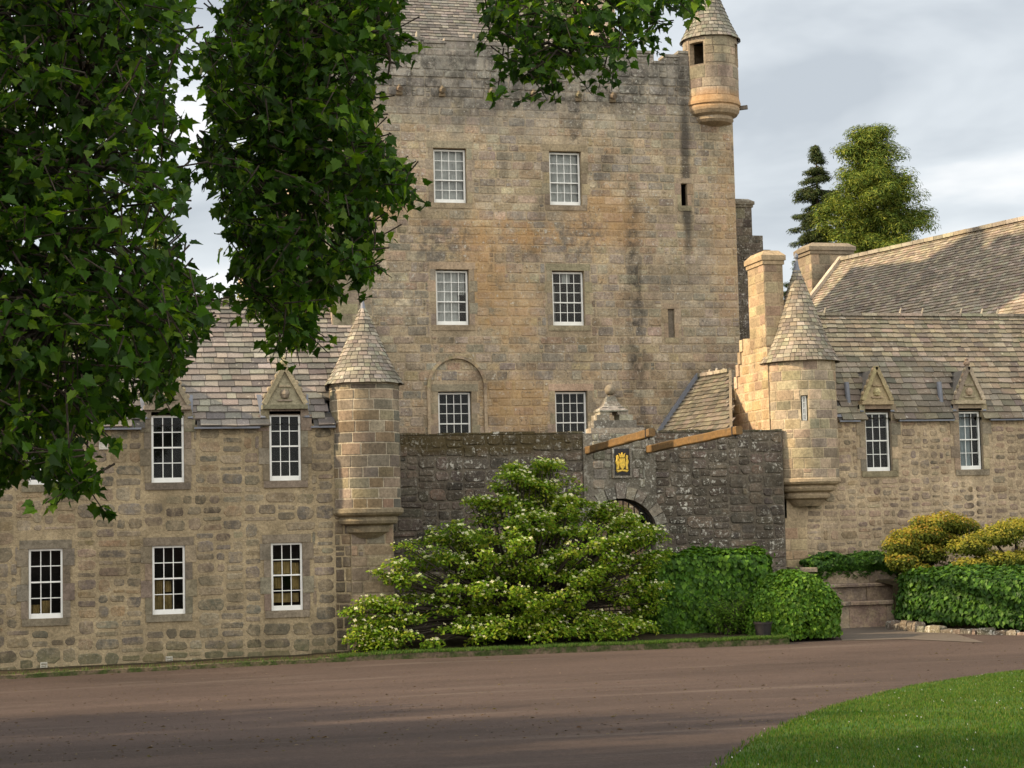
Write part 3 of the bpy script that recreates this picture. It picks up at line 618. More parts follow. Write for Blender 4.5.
for k in (0, 1, 2, 3):                                    # dormer heads rising through the eaves
    a, b = WX[k]; zt = 3.34
    for u0, u1 in ((a - 0.22, a), (b, b + 0.22)): m.box(u0, u1, YL - 0.028, YL + 0.9, ZE - 0.1, zt, pick(P_ASHD), 2)
    m.box(a - 0.22, b + 0.22, YL - 0.026, YL + 0.9, 3.19, zt + 0.004, pick(P_ASHD), 2); m.poly([(a, YL + 0.5, ZE), (b, YL + 0.5, ZE), (b, YL + 0.5, 3.19), (a, YL + 0.5, 3.19)], (0.02, 0.02, 0.02), 3)
m.poly([(-12, YL + 6.6, -3.9), (-12, YL + 6.6, ZE), (8.8, YL + 6.6, ZE), (8.8, YL + 6.6, -3.9)], MO_WING, 0)
for X in (-12, 8.8): m.poly([(X, YL, -3.9), (X, YL + 6.6, -3.9), (X, YL + 6.6, ZE), (X, YL + 3.3, 6.72), (X, YL, ZE)], MO_WING, 0)
stones(m, right(8.8), YL, YL + 6.6, -3.75, 2.9, P_WING, (), (0.24, 0.4), (0.3, 0.8), d=0.02, joint=0.05)
stones(m, lambda u, z, d: (u, YL - 0.05 - d, z), 7.6, 8.8, -3.7, 0.0, [(0.23, 0.18, 0.12), (0.27, 0.21, 0.14), (0.20, 0.165, 0.12), (0.25, 0.19, 0.12)], (), (0.3, 0.42), (0.5, 0.9), d=0.015, joint=0.02, rnd=0.1, split=0.1, mi=4)
m.box(7.6, 8.8, YL - 0.05, YL + 0.02, -3.9, 0.05, (0.26, 0.21, 0.14), 4)
m.build('wall', [M['mortar_wing'], M['stone_wing'], M['ashlar'], M['dark_room'], M['ashlar']], wing)
# roof
pitch = math.atan2(6.72 - 2.86, 3.3 + 0.2); S = (0, math.cos(pitch), math.sin(pitch)); HS = math.hypot(6.72 - 2.86, 3.5)
def skipL(u, s):
    x = -12.2 + u
    for a, b in WX.values():
        c = (a + b) / 2; half = 0.70 * max(0, 1 - s * math.sin(pitch) / 1.75) if s > 0.35 else 0.70
        if abs(x - c) < half: return True
    return math.hypot(x - 8.1, (YL - 0.2 + s * S[1]) - 50.3) < 1.02
m = MB(); slates(m, (-12.2, YL - 0.2, 2.86), (1, 0, 0), S, 20.6, HS, SL_GREY, exp=(0.275, 0.185), skip=skipL, mi=0)
slates(m, (8.4, YL + 6.8, 2.86), (-1, 0, 0), (0, -S[1], S[2]), 20.6, HS, SL_GREY, exp=(0.5, 0.4), wd=(0.6, 1.2), mi=0)
rf = m.build('roof', M['slate'], wing)
m = MB(); x = -12.2
while x < 8.3: d_ = R.uniform(0.5, 0.8); m.beam((x + 0.01, YL + 3.3, 6.75), (min(x + d_, 8.4) - 0.01, YL + 3.3, 6.75 + R.uniform(-0.01, 0.01)), 0.34, 0.13, pick([(0.33, 0.29, 0.23), (0.38, 0.33, 0.26)])); x += d_
m.build('ridge_stones', M['ashlar'], rf)
ed = sorted([-12.2, 7.2] + [v for a, b in WX.values() for v in (a - 0.27, b + 0.27)])
for a, b in zip(ed[0::2], ed[1::2]): m = MB(); m.beam((a, YL - 0.13, 2.83), (b, YL - 0.13, 2.83), 0.14, 0.05); m.build('eaves_board', M['lead'], rf)
m = MB()                                                   # lead valley where roof and turret meet
pa = []
for k in range(15):
    t = -2.6 + k * 0.115; x, y = 8.1 + 1.06 * math.cos(t), 50.3 + 1.06 * math.sin(t)
    pa.append((8.1 - 1.05 * math.sin(rad(78)) + 0.0, 0, 0))
m.tube([(7.05, 51.2, 3.95), (7.02, 50.75, 3.5), (7.08, 50.3, 3.1), (7.25, 49.9, 2.86)], [0.10, 0.10, 0.10, 0.08], 8)
m.build('lead_valley', M['lead'], rf)
cur = {2: ('curtain_tan', [(0.0, 0.62, 0.0, 0.24), (0.02, 0.3, 0.25, 0.47), (0.36, 0.6, 0.28, 0.46)]), 3: ('curtain_tan', [(0.0, 0.96, 0.05, 0.2), (0.03, 0.35, 0.28, 0.46), (0.66, 1, 0.26, 0.7), (0.04, 0.64, 0.52, 0.72)]), 1: ('curtain_tan', [(0.34, 0.66, 0.0, 0.2), (0, 0.3, 0.0, 0.14)])}
for k, (a, b) in WX.items():
    sash(wing, a + 0.005, b - 0.005, -2.21, -0.36, YL + 0.05, pane_backing=cur.get(k), label='lower sash window with warm things behind its panes' if k in (2, 3) else None)
    sash(wing, a + 0.005, b - 0.005, 1.36, 3.19, YL + 0.05)
    pediment(wing, (a + b) / 2, 3.46, 4.48, 1.12, YL, P_ASH, finial=k != 2, roofY=YL + 0.5, label='carved pediment with a knobbly finial' if k == 3 else None)
m = MB(); m.box(0.78, 1.02, YL - 0.05, YL, 2.28, 2.52, (0.55, 0.52, 0.46)); m.build('stone_plaque', M['ashlar'], wing)
for x in (-0.68, 2.6):
    m = MB(); z = G(x, 50) + 0.19 + 0.02 * (x < 0)
    for q in ((x - 0.09, x + 0.09, z + 0.07, z + 0.09), (x - 0.09, x + 0.09, z - 0.09, z - 0.07), (x - 0.09, x - 0.07, z - 0.07, z + 0.07), (x + 0.07, x + 0.09, z - 0.07, z + 0.07)): m.box(q[0], q[1], YL - 0.05, YL, q[2], q[3], (0.5, 0.47, 0.4))
    for k in range(3): m.box(x - 0.07, x + 0.07, YL - 0.04, YL - 0.005, z - 0.05 + k * 0.045, z - 0.025 + k * 0.045, (0.42, 0.4, 0.34))
    m.build('air_vent', M['ashlar'], wing)
# corner turret
TX, TY, TR = 8.1, 50.3, 0.97
m = MB(); m.lathe(TX, TY, [(TR, 0.45), (TR, 4.05)], 48, (0.36, 0.31, 0.23), 0)
P_LT = [(0.19, 0.155, 0.105), (0.225, 0.18, 0.125), (0.155, 0.13, 0.10), (0.245, 0.195, 0.135), (0.135, 0.12, 0.095), (0.20, 0.15, 0.095)]
stones(m, drum(TX, TY, TR), -math.pi * TR, math.pi * TR, 0.5, 4.0, P_LT, (), (0.28, 0.34), (0.35, 0.8), d=0.014, joint=0.022, rnd=0.06, curved=True, split=0.06)
tur = m.build('turret', [M['ashlar'], M['ashlar']], wing, smooth=False)
tur['label'] = 'round corner turret banded with pale joints'
lathe_part('corbel', M['ashlar'], tur, TX, TY, [(0.45, -0.28), (0.60, -0.16), (0.68, -0.12), (0.70, 0.0), (0.66, 0.06), (0.86, 0.12), (0.90, 0.2), (0.86, 0.3), (1.0, 0.36), (1.05, 0.42), (1.05, 0.52), (0.97, 0.56)], 48, (0.20, 0.165, 0.11))
m = MB(); cone_slates(m, TX, TY, TR + 0.13, 4.03, 0.07, 6.2, [(0.24, 0.21, 0.165), (0.205, 0.18, 0.145), (0.30, 0.265, 0.21), (0.17, 0.15, 0.12)], exp=0.125, wd=(0.13, 0.26)); cr = m.build('conical_roof', M['slate'], tur)
lathe_part('lead_finial', M['lead'], cr, TX, TY, [(0.2, 5.83), (0.075, 6.2), (0.03, 6.45), (0.06, 6.5), (0.06, 6.56), (0.0, 6.62)], 16)
# chimney at the wing's right gable
def chimney(root, x0, x1, y0, y1, z0, z1, pal, mat='ashlar', capz=0.28, ov=0.1, name='chimney'):
    m = MB(); m.box(x0, x1, y0, y1, z0, z1, pal[0], 0)
    for mpf, a, b in ((front(y0), x0, x1), (left(x0), y0, y1), (right(x1), y0, y1)): stones(m, mpf, a, b, z0, z1, pal, (), (0.3, 0.4), (0.4, 0.9), d=0.01, joint=0.018, rnd=0.06, split=0.05, mi=0)
    m.box(x0 - ov * 0.5, x1 + ov * 0.5, y0 - ov * 0.5, y1 + ov * 0.5, z1, z1 + capz * 0.35, pal[1], 0)
    b = len(m.v); o_ = ov
    m.faces([(x0 - o_, y0 - o_, z1 + capz * .35), (x1 + o_, y0 - o_, z1 + capz * .35), (x1 + o_, y1 + o_, z1 + capz * .35), (x0 - o_, y1 + o_, z1 + capz * .35), (x0 - o_, y0 - o_, z1 + capz * .75), (x1 + o_, y0 - o_, z1 + capz * .75), (x1 + o_, y1 + o_, z1 + capz * .75), (x0 - o_, y1 + o_, z1 + capz * .75),
             (x0 + o_, y0 + o_, z1 + capz * 1.2), (x1 - o_, y0 + o_, z1 + capz * 1.2), (x1 - o_, y1 - o_, z1 + capz * 1.2), (x0 + o_, y1 - o_, z1 + capz * 1.2)],
            [(3, 2, 1, 0), (0, 1, 5, 4), (1, 2, 6, 5), (2, 3, 7, 6), (3, 0, 4, 7), (4, 5, 9, 8), (5, 6, 10, 9), (6, 7, 11, 10), (7, 4, 8, 11), (8, 9, 10, 11)], pal[1], 0)
    return m.build(name, M[mat], root)
chimney(wing, 7.55, 8.75, 52.6, 54.6, 5.2, 7.5, P_ASH)
# courtyard range behind the left wing: only its chimney clears the ridge
rng_ = thing('courtyard_range', 'low range behind the left wing, its sunlit chimney showing through the leaves', 'building', (5.5, 60, -3.6))
m = MB(); m.box(3.0, 7.4, 58.2, 62.0, -3.9, 3.2, MO_TOW, 0); stones(m, front(58.2), 3.0, 7.4, -3.6, 3.2, P_TOW, (), mi=0); m.build('wall', M['stone_wing'], rng_)
m = MB(); slates(m, (2.9, 58.0, 3.1), (1, 0, 0), (0, 0.75, 0.66), 4.6, 2.75, SL_GREY, mi=0); slates(m, (7.5, 62.2, 3.1), (-1, 0, 0), (0, -0.75, 0.66), 4.6, 2.75, SL_GREY, mi=0); m.build('roof', M['slate'], rng_)
chimney(rng_, 5.7, 6.5, 58.9, 61.2, 3.2, 8.3, P_TUR)

# ================================================================== TOWER
YT = 62.0; X0, X1 = 7.8, 23.95; ZP = 17.25
tow = thing('tower_keep', 'massive square stone tower house with six white sash windows and a bartizan', 'tower', (16, 68, -3.6))
t1, t2 = (12.6, 13.8), (16.86, 18.06); rows_ = [(11.45, 13.42), (7.08, 9.06), (2.75, 4.72)]
twin = [(a, b, c, d) for (c, d) in rows_ for (a, b) in (t1, t2)]; slit = [(21.85, 22.08, 11.52, 12.34), (21.2, 21.44, 6.65, 7.7)]
hol = twin + slit; fp = front(YT); m = MB()
wall_sheet(m, fp, X0, X1, -3.9, 16.2, hol, 0.2, MO_TOW, rcol=(0.30, 0.24, 0.16))
stones(m, fp, X0, X1, -3.6, 15.25, P_TOW, [grow(h, 0.24, 0.26, 0.2) for h in hol], (0.26, 0.38), (0.35, 0.85), d=0.014, joint=0.024, rnd=0.2, split=0.14)
for h in twin: margins(m, fp, h, [(0.26, 0.21, 0.15), (0.29, 0.235, 0.16), (0.24, 0.2, 0.15)], 0.2, d=0.012)
for h in slit: margins(m, fp, h, [(0.28, 0.22, 0.15), (0.30, 0.24, 0.16)], 0.16, d=0.014, lintel=0.2)
for mpf, a, b in ((left(X0), YT, YT + 13), (right(X1), YT, YT + 13)):
    wall_sheet(m, mpf, a, b, -3.9, ZP, [], 0.2, MO_TOW); stones(m, mpf, a, b, -3.6, ZP, P_TOW, (), (0.27, 0.38), (0.4, 0.9), d=0.014, joint=0.03, rnd=0.17, split=0.1)
m.poly([(X0, YT + 13, -3.9), (X0, YT + 13, ZP), (X1, YT + 13, ZP), (X1, YT + 13, -3.9)], MO_TOW, 0)
m.box(21.2, 21.44, YT + 0.10, YT + 0.19, 6.65, 7.7, (0.17, 0.145, 0.115), 2)
m.build('wall', [M['mortar_tower'], M['stone_tower'], M['ashlar'], M['dark_room']], tow)
# parapet with low crenels and waterspouts
P_PAR = [(0.27, 0.24, 0.20), (0.32, 0.285, 0.235), (0.22, 0.20, 0.17), (0.37, 0.33, 0.27), (0.19, 0.17, 0.15)]
m = MB(); m.box(X0, 22.4, YT + 0.002, YT + 0.6, 16.2, 16.75, (0.3, 0.27, 0.22), 0); stones(m, front(YT), X0, 22.4, 15.25, 16.75, P_PAR, (), (0.28, 0.4), (0.35, 0.8), d=0.03, joint=0.03, rnd=0.2, split=0.15, mi=1)
mer = [(7.8, 9.6, 17.35), (9.6, 10.5, 17.2), (10.5, 12.35, 17.3), (12.35, 13.1, 17.2), (13.1, 14.25, 17.32), (14.25, 15.4, 17.2), (15.4, 16.7, 17.34), (16.7, 17.5, 17.1), (17.5, 19.1, 17.25), (19.1, 19.8, 17.1), (19.8, 20.95, 17.15), (20.95, 21.35, 16.78), (21.35, 21.9, 17.05), (21.9, 22.4, 17.2)]
for a, b, zt in mer:
    m.box(a + 0.003, b - 0.003, YT + 0.004, YT + 0.58, 16.752, zt, (0.29, 0.26, 0.21), 0); stones(m, front(YT + 0.004), a, b, 16.75, zt, P_PAR, (), (0.24, 0.36), (0.35, 0.7), d=0.025, joint=0.03, rnd=0.2, split=0.1, mi=1)
    m.box(a - 0.02, b + 0.02, YT - 0.05, YT + 0.64, zt + 0.002, zt + 0.1, pick(P_PAR), 1)
for x in (12.15, 14.25): m.box(x - 0.06, x + 0.06, YT - 0.04, YT + 0.3, 16.8, 17.62, (0.28, 0.25, 0.205), 1)
m.build('parapet', [M['mortar_tower'], M['stone_tower']], tow)
for x in (11.4, 12.95, 14.75, 16.3, 18.0, 19.3):
    q = MB(); k_ = R.uniform(0.8, 1.1); q.tube([(x, YT + 0.02, 15.5), (x, YT - 0.2, 15.47), (x, YT - 0.36 * k_, 15.42)], [0.13, 0.11 * k_, 0.09], 8, pick([(0.15, 0.12, 0.085)])); q.tube([(x, YT - 0.3 * k_, 15.52), (x, YT - 0.1, 15.6)], [0.05, 0.06], 6, (0.12, 0.10, 0.07)); q.box(x - 0.11, x + 0.11, YT - 0.12, YT + 0.02, 15.27, 15.38, (0.22, 0.17, 0.11))
    q.build('waterspout', M['ashlar'], tow)
# roof behind the parapet with its gable chimney
m = MB(); slates(m, (8.9, YT + 1.2, 17.0), (1, 0, 0), (0, 0.66, 0.75), 10.2, 7.0, [(0.14, 0.13, 0.115), (0.17, 0.155, 0.135), (0.115, 0.105, 0.095), (0.20, 0.18, 0.155)], exp=(0.2, 0.17), wd=(0.22, 0.42), mi=0, th=0.03)
slates(m, (19.1, YT + 10.6, 17.0), (-1, 0, 0), (0, -0.66, 0.75), 10.2, 7.0, SL_GREY, exp=(0.6, 0.6), wd=(0.8, 1.6), mi=0)
m.poly([(X0, YT + 0.5, 16.6), (X1, YT + 0.5, 16.6), (X1, YT + 12.5, 16.6), (X0, YT + 12.5, 16.6)], (0.2, 0.19, 0.17), 0)
for X in (8.9, 19.1): m.poly([(X, YT + 1.2, 16.6), (X, YT + 10.6, 16.6), (X, YT + 10.6, 17.0), (X, YT + 5.9, 22.2), (X, YT + 1.2, 17.0)], (0.3, 0.26, 0.2), 0)
m.build('roof', M['slate_mossy'], tow)
chimney(tow, 19.15, 20.0, YT + 1.6, YT + 4.2, 16.6, 20.6, [(0.42, 0.33, 0.25), (0.46, 0.36, 0.27), (0.38, 0.30, 0.23)])
# sash windows
for (a, b), (c, d) in [(t, r) for r in rows_ for t in (t1, t2)]:
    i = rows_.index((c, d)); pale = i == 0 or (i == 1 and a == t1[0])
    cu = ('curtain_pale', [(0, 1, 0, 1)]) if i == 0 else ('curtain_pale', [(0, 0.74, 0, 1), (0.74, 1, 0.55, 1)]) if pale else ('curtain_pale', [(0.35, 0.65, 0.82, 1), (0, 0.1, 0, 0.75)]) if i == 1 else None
    sash(tow, a + 0.02, b - 0.02, c, d - 0.03, YT + 0.17, cols=4, rows=(3, 2), fr=0.06, bot=0.15, pane_backing=cu, label='pale curtained sash window' if pale else None)
# blind arch round the lowest left window
m = MB(); cx, zs_, r = 13.27, 4.85, 1.02; n = 22
pts = [(cx - r, 0.5), (cx - r, zs_)] + [(cx - r * math.cos(math.pi * k / n), zs_ + r * 1.06 * math.sin(math.pi * k / n)) for k in range(1, n)] + [(cx + r, zs_), (cx + r, 0.5)]
for (a, b) in zip(pts[:-1], pts[1:]): m.beam((a[0], YT - 0.03, a[1]), (b[0], YT - 0.03, b[1]), 0.1, 0.17, pick([(0.33, 0.26, 0.17), (0.28, 0.22, 0.15)]), up=(0, -1, 0))
m.build('blind_arch', M['ashlar'], tow)
# bartizan on the right corner
BX, BY, BR = 23.25, 62.25, 1.0
m = MB(); nb = 72; PO = [(0.25, 0.205, 0.15), (0.29, 0.235, 0.17), (0.22, 0.18, 0.135), (0.31, 0.255, 0.18)]
def bopen(th):                                            # openings: towards the left front, and the right
    return abs((th - rad(218) + math.pi) % (2 * math.pi) - math.pi) < 0.31 or abs((th - rad(325) + math.pi) % (2 * math.pi) - math.pi) < 0.16
for k in range(nb):
    a, b = 2 * math.pi * k / nb, 2 * math.pi * (k + 1) / nb; op = bopen((a + b) / 2)
    for z0, z1 in (((15.4, 16.72), (17.55, 17.8)) if op else ((15.4, 17.8),)):
        for rr_, s_ in ((BR, 1), (BR - 0.22, -1)): q = [(BX + rr_ * math.cos(t), BY + rr_ * math.sin(t), z) for t, z in ((a, z0), (b, z0), (b, z1), (a, z1))]; m.poly(q if s_ > 0 else q[::-1], (0.27, 0.22, 0.16), 0)
        for z in (z0, z1): m.poly([(BX + rr_ * math.cos(t), BY + rr_ * math.sin(t), z) for rr_, t in ((BR, a), (BR, b), (BR - 0.22, b), (BR - 0.22, a))], (0.27, 0.22, 0.16), 0)
    for t, e_ in ((a, -1), (b, 1)):
        if not op and bopen(t + e_ * 0.04): m.poly([(BX + rr_ * math.cos(t), BY + rr_ * math.sin(t), z) for rr_, z in ((BR, 16.72), (BR - 0.22, 16.72), (BR - 0.22, 17.55), (BR, 17.55))], (0.33, 0.26, 0.18), 0)
stones(m, drum(BX, BY, BR), 0, 2 * math.pi * BR, 15.55, 16.66, PO, (), (0.3, 0.36), (0.4, 0.8), d=0.012, joint=0.018, rnd=0.08, curved=True, split=0.1, mi=0)
hb = [(BR * (rad(c) - s_), BR * (rad(c) + s_), 16.6, 17.6) for c, s_ in ((218, 0.34), (325, 0.19))]
stones(m, drum(BX, BY, BR), 0, 2 * math.pi * BR, 16.74, 17.74, PO, hb, (0.3, 0.36), (0.4, 0.8), d=0.02, joint=0.016, rnd=0.06, curved=True, split=0.05, mi=0)
bar = m.build('bartizan', M['ashlar_orange'], tow)
lathe_part('corbel', M['ashlar_orange'], bar, BX, BY, [(0.3, 14.5), (0.70, 14.62), (0.78, 14.72), (0.76, 14.84), (0.92, 14.92), (1.0, 15.04), (1.02, 15.14), (1.0, 15.22), (1.06, 15.26), (1.06, 15.36), (1.0, 15.56)], 48, (0.30, 0.235, 0.16))
m = MB(); m.beam((24.2, 62.0, 15.22), (24.5, 61.85, 15.24), 0.14, 0.14, (0.15, 0.13, 0.11)); m.build('waterspout', M['ashlar'], bar)
m = MB(); cone_slates(m, BX, BY, BR + 0.1, 17.75, 0.06, 20.3, [(0.19, 0.175, 0.14), (0.16, 0.15, 0.12), (0.22, 0.20, 0.16)], exp=0.16, wd=(0.14, 0.26)); m.build('conical_roof', M['slate_mossy'], bar)
# rear chimney stack with stepped shoulders, behind the tower's right edge
rear = thing('rear_stair_turret', 'dark stepped stone stack rising just right of the tower', 'tower', (26.3, 68, -3.6))
PD = [(0.13, 0.11, 0.085), (0.16, 0.135, 0.10), (0.11, 0.095, 0.08)]
m = MB(); m.box(24.6, 27.0, 67, 69.4, -3.9, 11.3, PD[0]); m.box(27.0, 27.35, 67.1, 69.2, -3.9, 10.75, PD[1]); stones(m, front(67), 24.6, 27.0, -3.0, 11.3, PD, (), mi=0); m.box(26.25, 26.45, 66.96, 67.0, 9.75, 10.3, (0.01, 0.01, 0.01)); m.box(26.15, 26.55, 66.9, 67, 10.32, 10.44, PD[1]); m.build('wall', M['stone_curtain'], rear)
chimney(rear, 25.75, 26.6, 67.1, 68.3, 11.3, 12.45, PD, mat='stone_gate', capz=0.3)

# ================================================================== CURTAIN WALL AND GATEWAY
YC = 55.0; ZC = 2.83; gx = 17.02
cw = thing('curtain_wall', 'blackened lichen spotted courtyard wall linking the two turrets', 'wall', (15, 55.4, -3.6))
slotz = (1.12, 2.42); slots = [(15.84, 16.1), (17.88, 18.14)]
m = MB()
for a, b in ((8.82, 15.84), (18.14, 22.6)):
    wall_sheet(m, front(YC), a, b, -3.9, ZC, [], 0.2, MO_CUR); stones(m, front(YC), a, b, -3.3, ZC, P_CUR, (), (0.2, 0.46), (0.3, 0.95), d=0.03, joint=0.035, rnd=0.4, random_rubble=True)
    m.poly([(a, YC, ZC), (b, YC, ZC), (b, YC + 0.9, ZC), (a, YC + 0.9, ZC)], (0.08, 0.07, 0.04), 1); m.poly([(a, YC + 0.9, -3.9), (b, YC + 0.9, -3.9), (b, YC + 0.9, ZC), (a, YC + 0.9, ZC)], MO_CUR, 0)
    x = a
    while x < b - 0.1:
        d_ = min(R.uniform(0.35, 0.8), b - x); m.box(x + 0.01, x + d_ - 0.01, YC - 0.03, YC + 0.9, ZC + 0.003, ZC + R.uniform(0.03, 0.09), pick([(0.075, 0.065, 0.035), (0.10, 0.085, 0.05), (0.06, 0.055, 0.03)]), 1); x += d_
m.build('wall', [M['mortar_curtain'], M['stone_curtain']], cw)
gw = thing('gateway', 'grey stone gateway with round arch, stepped gablet and ball finial', 'gateway', (gx, 55, -3.6))
m = MB(); P_GA = [(0.24, 0.21, 0.165), (0.20, 0.18, 0.145), (0.28, 0.25, 0.20), (0.16, 0.145, 0.115)]; AR, AZ = 1.2, -0.45
YG = YC - 0.06
def arch(t): return (gx + AR * math.cos(t), AZ + AR * math.sin(t) * 1.0)
n = 18
for k in range(n):                                        # spandrel over the arch, soffit, voussoirs
    a, b = math.pi * k / n, math.pi * (k + 1) / n; pa_, pb_ = arch(a), arch(b)
    m.poly([(pa_[0], YG, pa_[1]), (pa_[0], YG, ZC), (pb_[0], YG, ZC), (pb_[0], YG, pb_[1])], (0.17, 0.15, 0.12), 0)
    m.poly([(pa_[0], YG, pa_[1]), (pb_[0], YG, pb_[1]), (pb_[0], YG + 1.0, pb_[1]), (pa_[0], YG + 1.0, pa_[1])], (0.14, 0.12, 0.1), 0)
for k in range(13):
    a, b = math.pi * k / 13 + 0.012, math.pi * (k + 1) / 13 - 0.012; c = pick(P_GA); r0, r1 = AR, AR + (0.38 if k != 6 else 0.5)
    q = [(gx + r_ * math.cos(t), AZ + r_ * math.sin(t)) for r_, t in ((r0, a), (r1, a), (r1, b), (r0, b))]
    m.faces([(x, YG - 0.045, z) for x, z in q] + [(x, YG, z) for x, z in q], [(0, 1, 2, 3), (0, 4, 5, 1), (1, 5, 6, 2), (2, 6, 7, 3), (3, 7, 4, 0)], c, 1)
for s_ in (-1, 1):
    xa, xb = sorted((gx + s_ * AR, 15.84 if s_ < 0 else 18.14))
    m.box(xa + 0.001, xb - 0.001, YG + 0.001, YG + 0.98, -3.9, AZ if abs(xb - xa) > 0.05 else AZ, (0.17, 0.15, 0.12), 0)
def gin(u, z): return math.hypot(u - gx, z - AZ) > AR + 0.36 or z > AZ + AR + 0.5
stones(m, front(YG), 16.11, 17.87, 0.75, ZC, P_GA, [(16.74, 17.42, 1.45, 2.42)], (0.26, 0.36), (0.3, 0.6), d=0.03, joint=0.03, rnd=0.18, split=0.15, inside=gin)
stones(m, front(YG), 15.86, 16.62, -3.4, 1.1, P_GA, (), (0.26, 0.36), (0.3, 0.6), d=0.03, joint=0.03, rnd=0.18, split=0.15, inside=lambda u, z: abs(u - gx) > AR + 0.02 and gin(u, max(z, AZ)) if z < AZ else gin(u, z))
for a, b in slots:                                        # tall slots the beams come out of
    m.box(a + 0.002, b - 0.002, YC + 0.75, YC + 0.8, -0.5, ZC, (0.01, 0.01, 0.01), 0)
    m.box(a, b, YG + 0.02, YC + 0.8, 2.62, ZC - 0.004, (0.15, 0.13, 0.1), 0)
# gablet: stepped sides carrying a little open bellcote
for a, b, z0, z1 in ((16.1, 17.88, ZC - 0.002, 3.0), (16.2, 17.62, 3.0, 3.24), (16.3, 16.72, 3.24, 3.42), (17.06, 17.5, 3.24, 3.42), (16.42, 16.74, 3.42, 3.62), (17.0, 17.36, 3.42, 3.58)): m.box(a, b, YG + 0.01, YG + 0.62, z0 + 0.002, z1, pick(P_GA), 1)
for a, b in ((16.5, 16.72), (17.02, 17.24)): m.box(a, b, YG + 0.02, YG + 0.5, 3.58, 3.66, pick(P_GA), 1)
m.build('wall', [M['stone_gate'], M['stone_gate']], gw)
m = MB()
prof = [(0.47, 3.52), (0.47, 3.56), (0.30, 3.70), (0.2, 3.86), (0.13, 4.02)]
for (r0, z0), (r1, z1) in zip(prof[:-1], prof[1:]):
    q0 = [(16.86 + sx_ * r0, 55.25 + sy_ * r0 * 0.75, z0) for sx_, sy_ in ((-1, -1), (1, -1), (1, 1), (-1, 1))]; q1 = [(16.86 + sx_ * r1, 55.25 + sy_ * r1 * 0.75, z1) for sx_, sy_ in ((-1, -1), (1, -1), (1, 1), (-1, 1))]
    m.faces(q0 + q1, [(0, 1, 5, 4), (1, 2, 6, 5), (2, 3, 7, 6), (3, 0, 4, 7), (4, 5, 6, 7), (3, 2, 1, 0)], pick([(0.20, 0.18, 0.15), (0.16, 0.145, 0.12)]))
cap = m.build('cap', M['stone_gate'], gw)
m = MB(); m.lathe(16.86, 55.25, [(0.08, 3.98), (0.06, 4.06), (0.09, 4.09)] + [(0.18 * math.sin(t), 4.23 - 0.18 * math.cos(t)) for t in np.linspace(0.5, 3.14, 9)], 16, (0.25, 0.21, 0.155)); m.build('ball_finial', M['ashlar'], cap, smooth=True)
# gold coat of arms on its dark panel
crest = thing('coat_of_arms', 'gilded crest on a dark panel set over the gateway arch', 'crest', (17.08, 54.88, 1.5))
m = MB(); m.box(16.80, 17.36, YG - 0.03, YG + 0.0, 1.5, 2.36, (0.2, 0.18, 0.15)); m.box(16.76, 16.82, YG - 0.07, YG, 1.44, 2.40, (0.2, 0.18, 0.15)); m.box(17.34, 17.40, YG - 0.07, YG, 1.44, 2.40, (0.2, 0.18, 0.15)); m.box(16.76, 17.40, YG - 0.09, YG, 1.40, 1.46, (0.25, 0.22, 0.18)); m.build('stone_frame', M['stone_gate'], crest)
m = MB(); m.box(16.83, 17.33, YG - 0.045, YG - 0.028, 1.5, 2.33); m.build('panel', M['black'], crest)
m = MB(); yb = YG - 0.05
def relief(pts, d=0.035):
    k = len(pts); P = [(17.08 + x, yb, 1.9 + z) for x, z in pts] + [(17.08 + x * 0.9, yb - d, 1.9 + z * 0.95) for x, z in pts]
    m.faces(P, [tuple(range(k, 2 * k))] + [(i, (i + 1) % k, k + (i + 1) % k, k + i) for i in range(k)])
relief([(-0.10, 0.12), (-0.10, -0.10), (-0.06, -0.2), (0, -0.25), (0.06, -0.2), (0.10, -0.10), (0.10, 0.12)], 0.05)                      # shield
relief([(-0.08, 0.15), (-0.11, 0.29), (-0.05, 0.23), (0, 0.32), (0.05, 0.23), (0.11, 0.29), (0.08, 0.15)], 0.05)                         # crown
for s_ in (-1, 1):
    relief([(s_ * x, z) for x, z in ((0.12, -0.22), (0.2, -0.24), (0.19, -0.1), (0.23, 0.0), (0.2, 0.1), (0.21, 0.2), (0.15, 0.23), (0.12, 0.15), (0.15, 0.08), (0.115, 0.0))], 0.04)  # supporters
relief([(-0.22, -0.26), (-0.16, -0.33), (0, -0.29), (0.16, -0.33), (0.22, -0.26), (0, -0.25)], 0.03)                                      # scroll
m.build('gilded_arms', M['gold'], crest)
# iron gate in the arch
ig = thing('iron_gate', 'black barred iron gate inside the gateway arch', 'gate', (gx, 55.3, -3.6))
m = MB()
for k in range(13):
    x = gx - AR + 0.1 + k * (2 * AR - 0.2) / 12; zt = AZ + math.sqrt(max(0, AR ** 2 - (x - gx) ** 2)) - 0.02; m.tube([(x, 55.3, -3.5), (x, 55.3, zt)], [0.022, 0.022], 6)
m.build('bars', M['iron'], ig)
for z in (-3.3, -1.9, -0.5): m = MB(); m.beam((gx - AR + 0.03, 55.3, z), (gx + AR - 0.03, 55.3, z), 0.05, 0.07); m.build('rail', M['iron'], ig)
m = MB(); m.tube([(gx + (AR - 0.04) * math.cos(t), 55.3, AZ + (AR - 0.04) * math.sin(t)) for t in np.linspace(0, math.pi, 16)], [0.03] * 16, 6); m.build('gate_frame', M['iron'], ig)
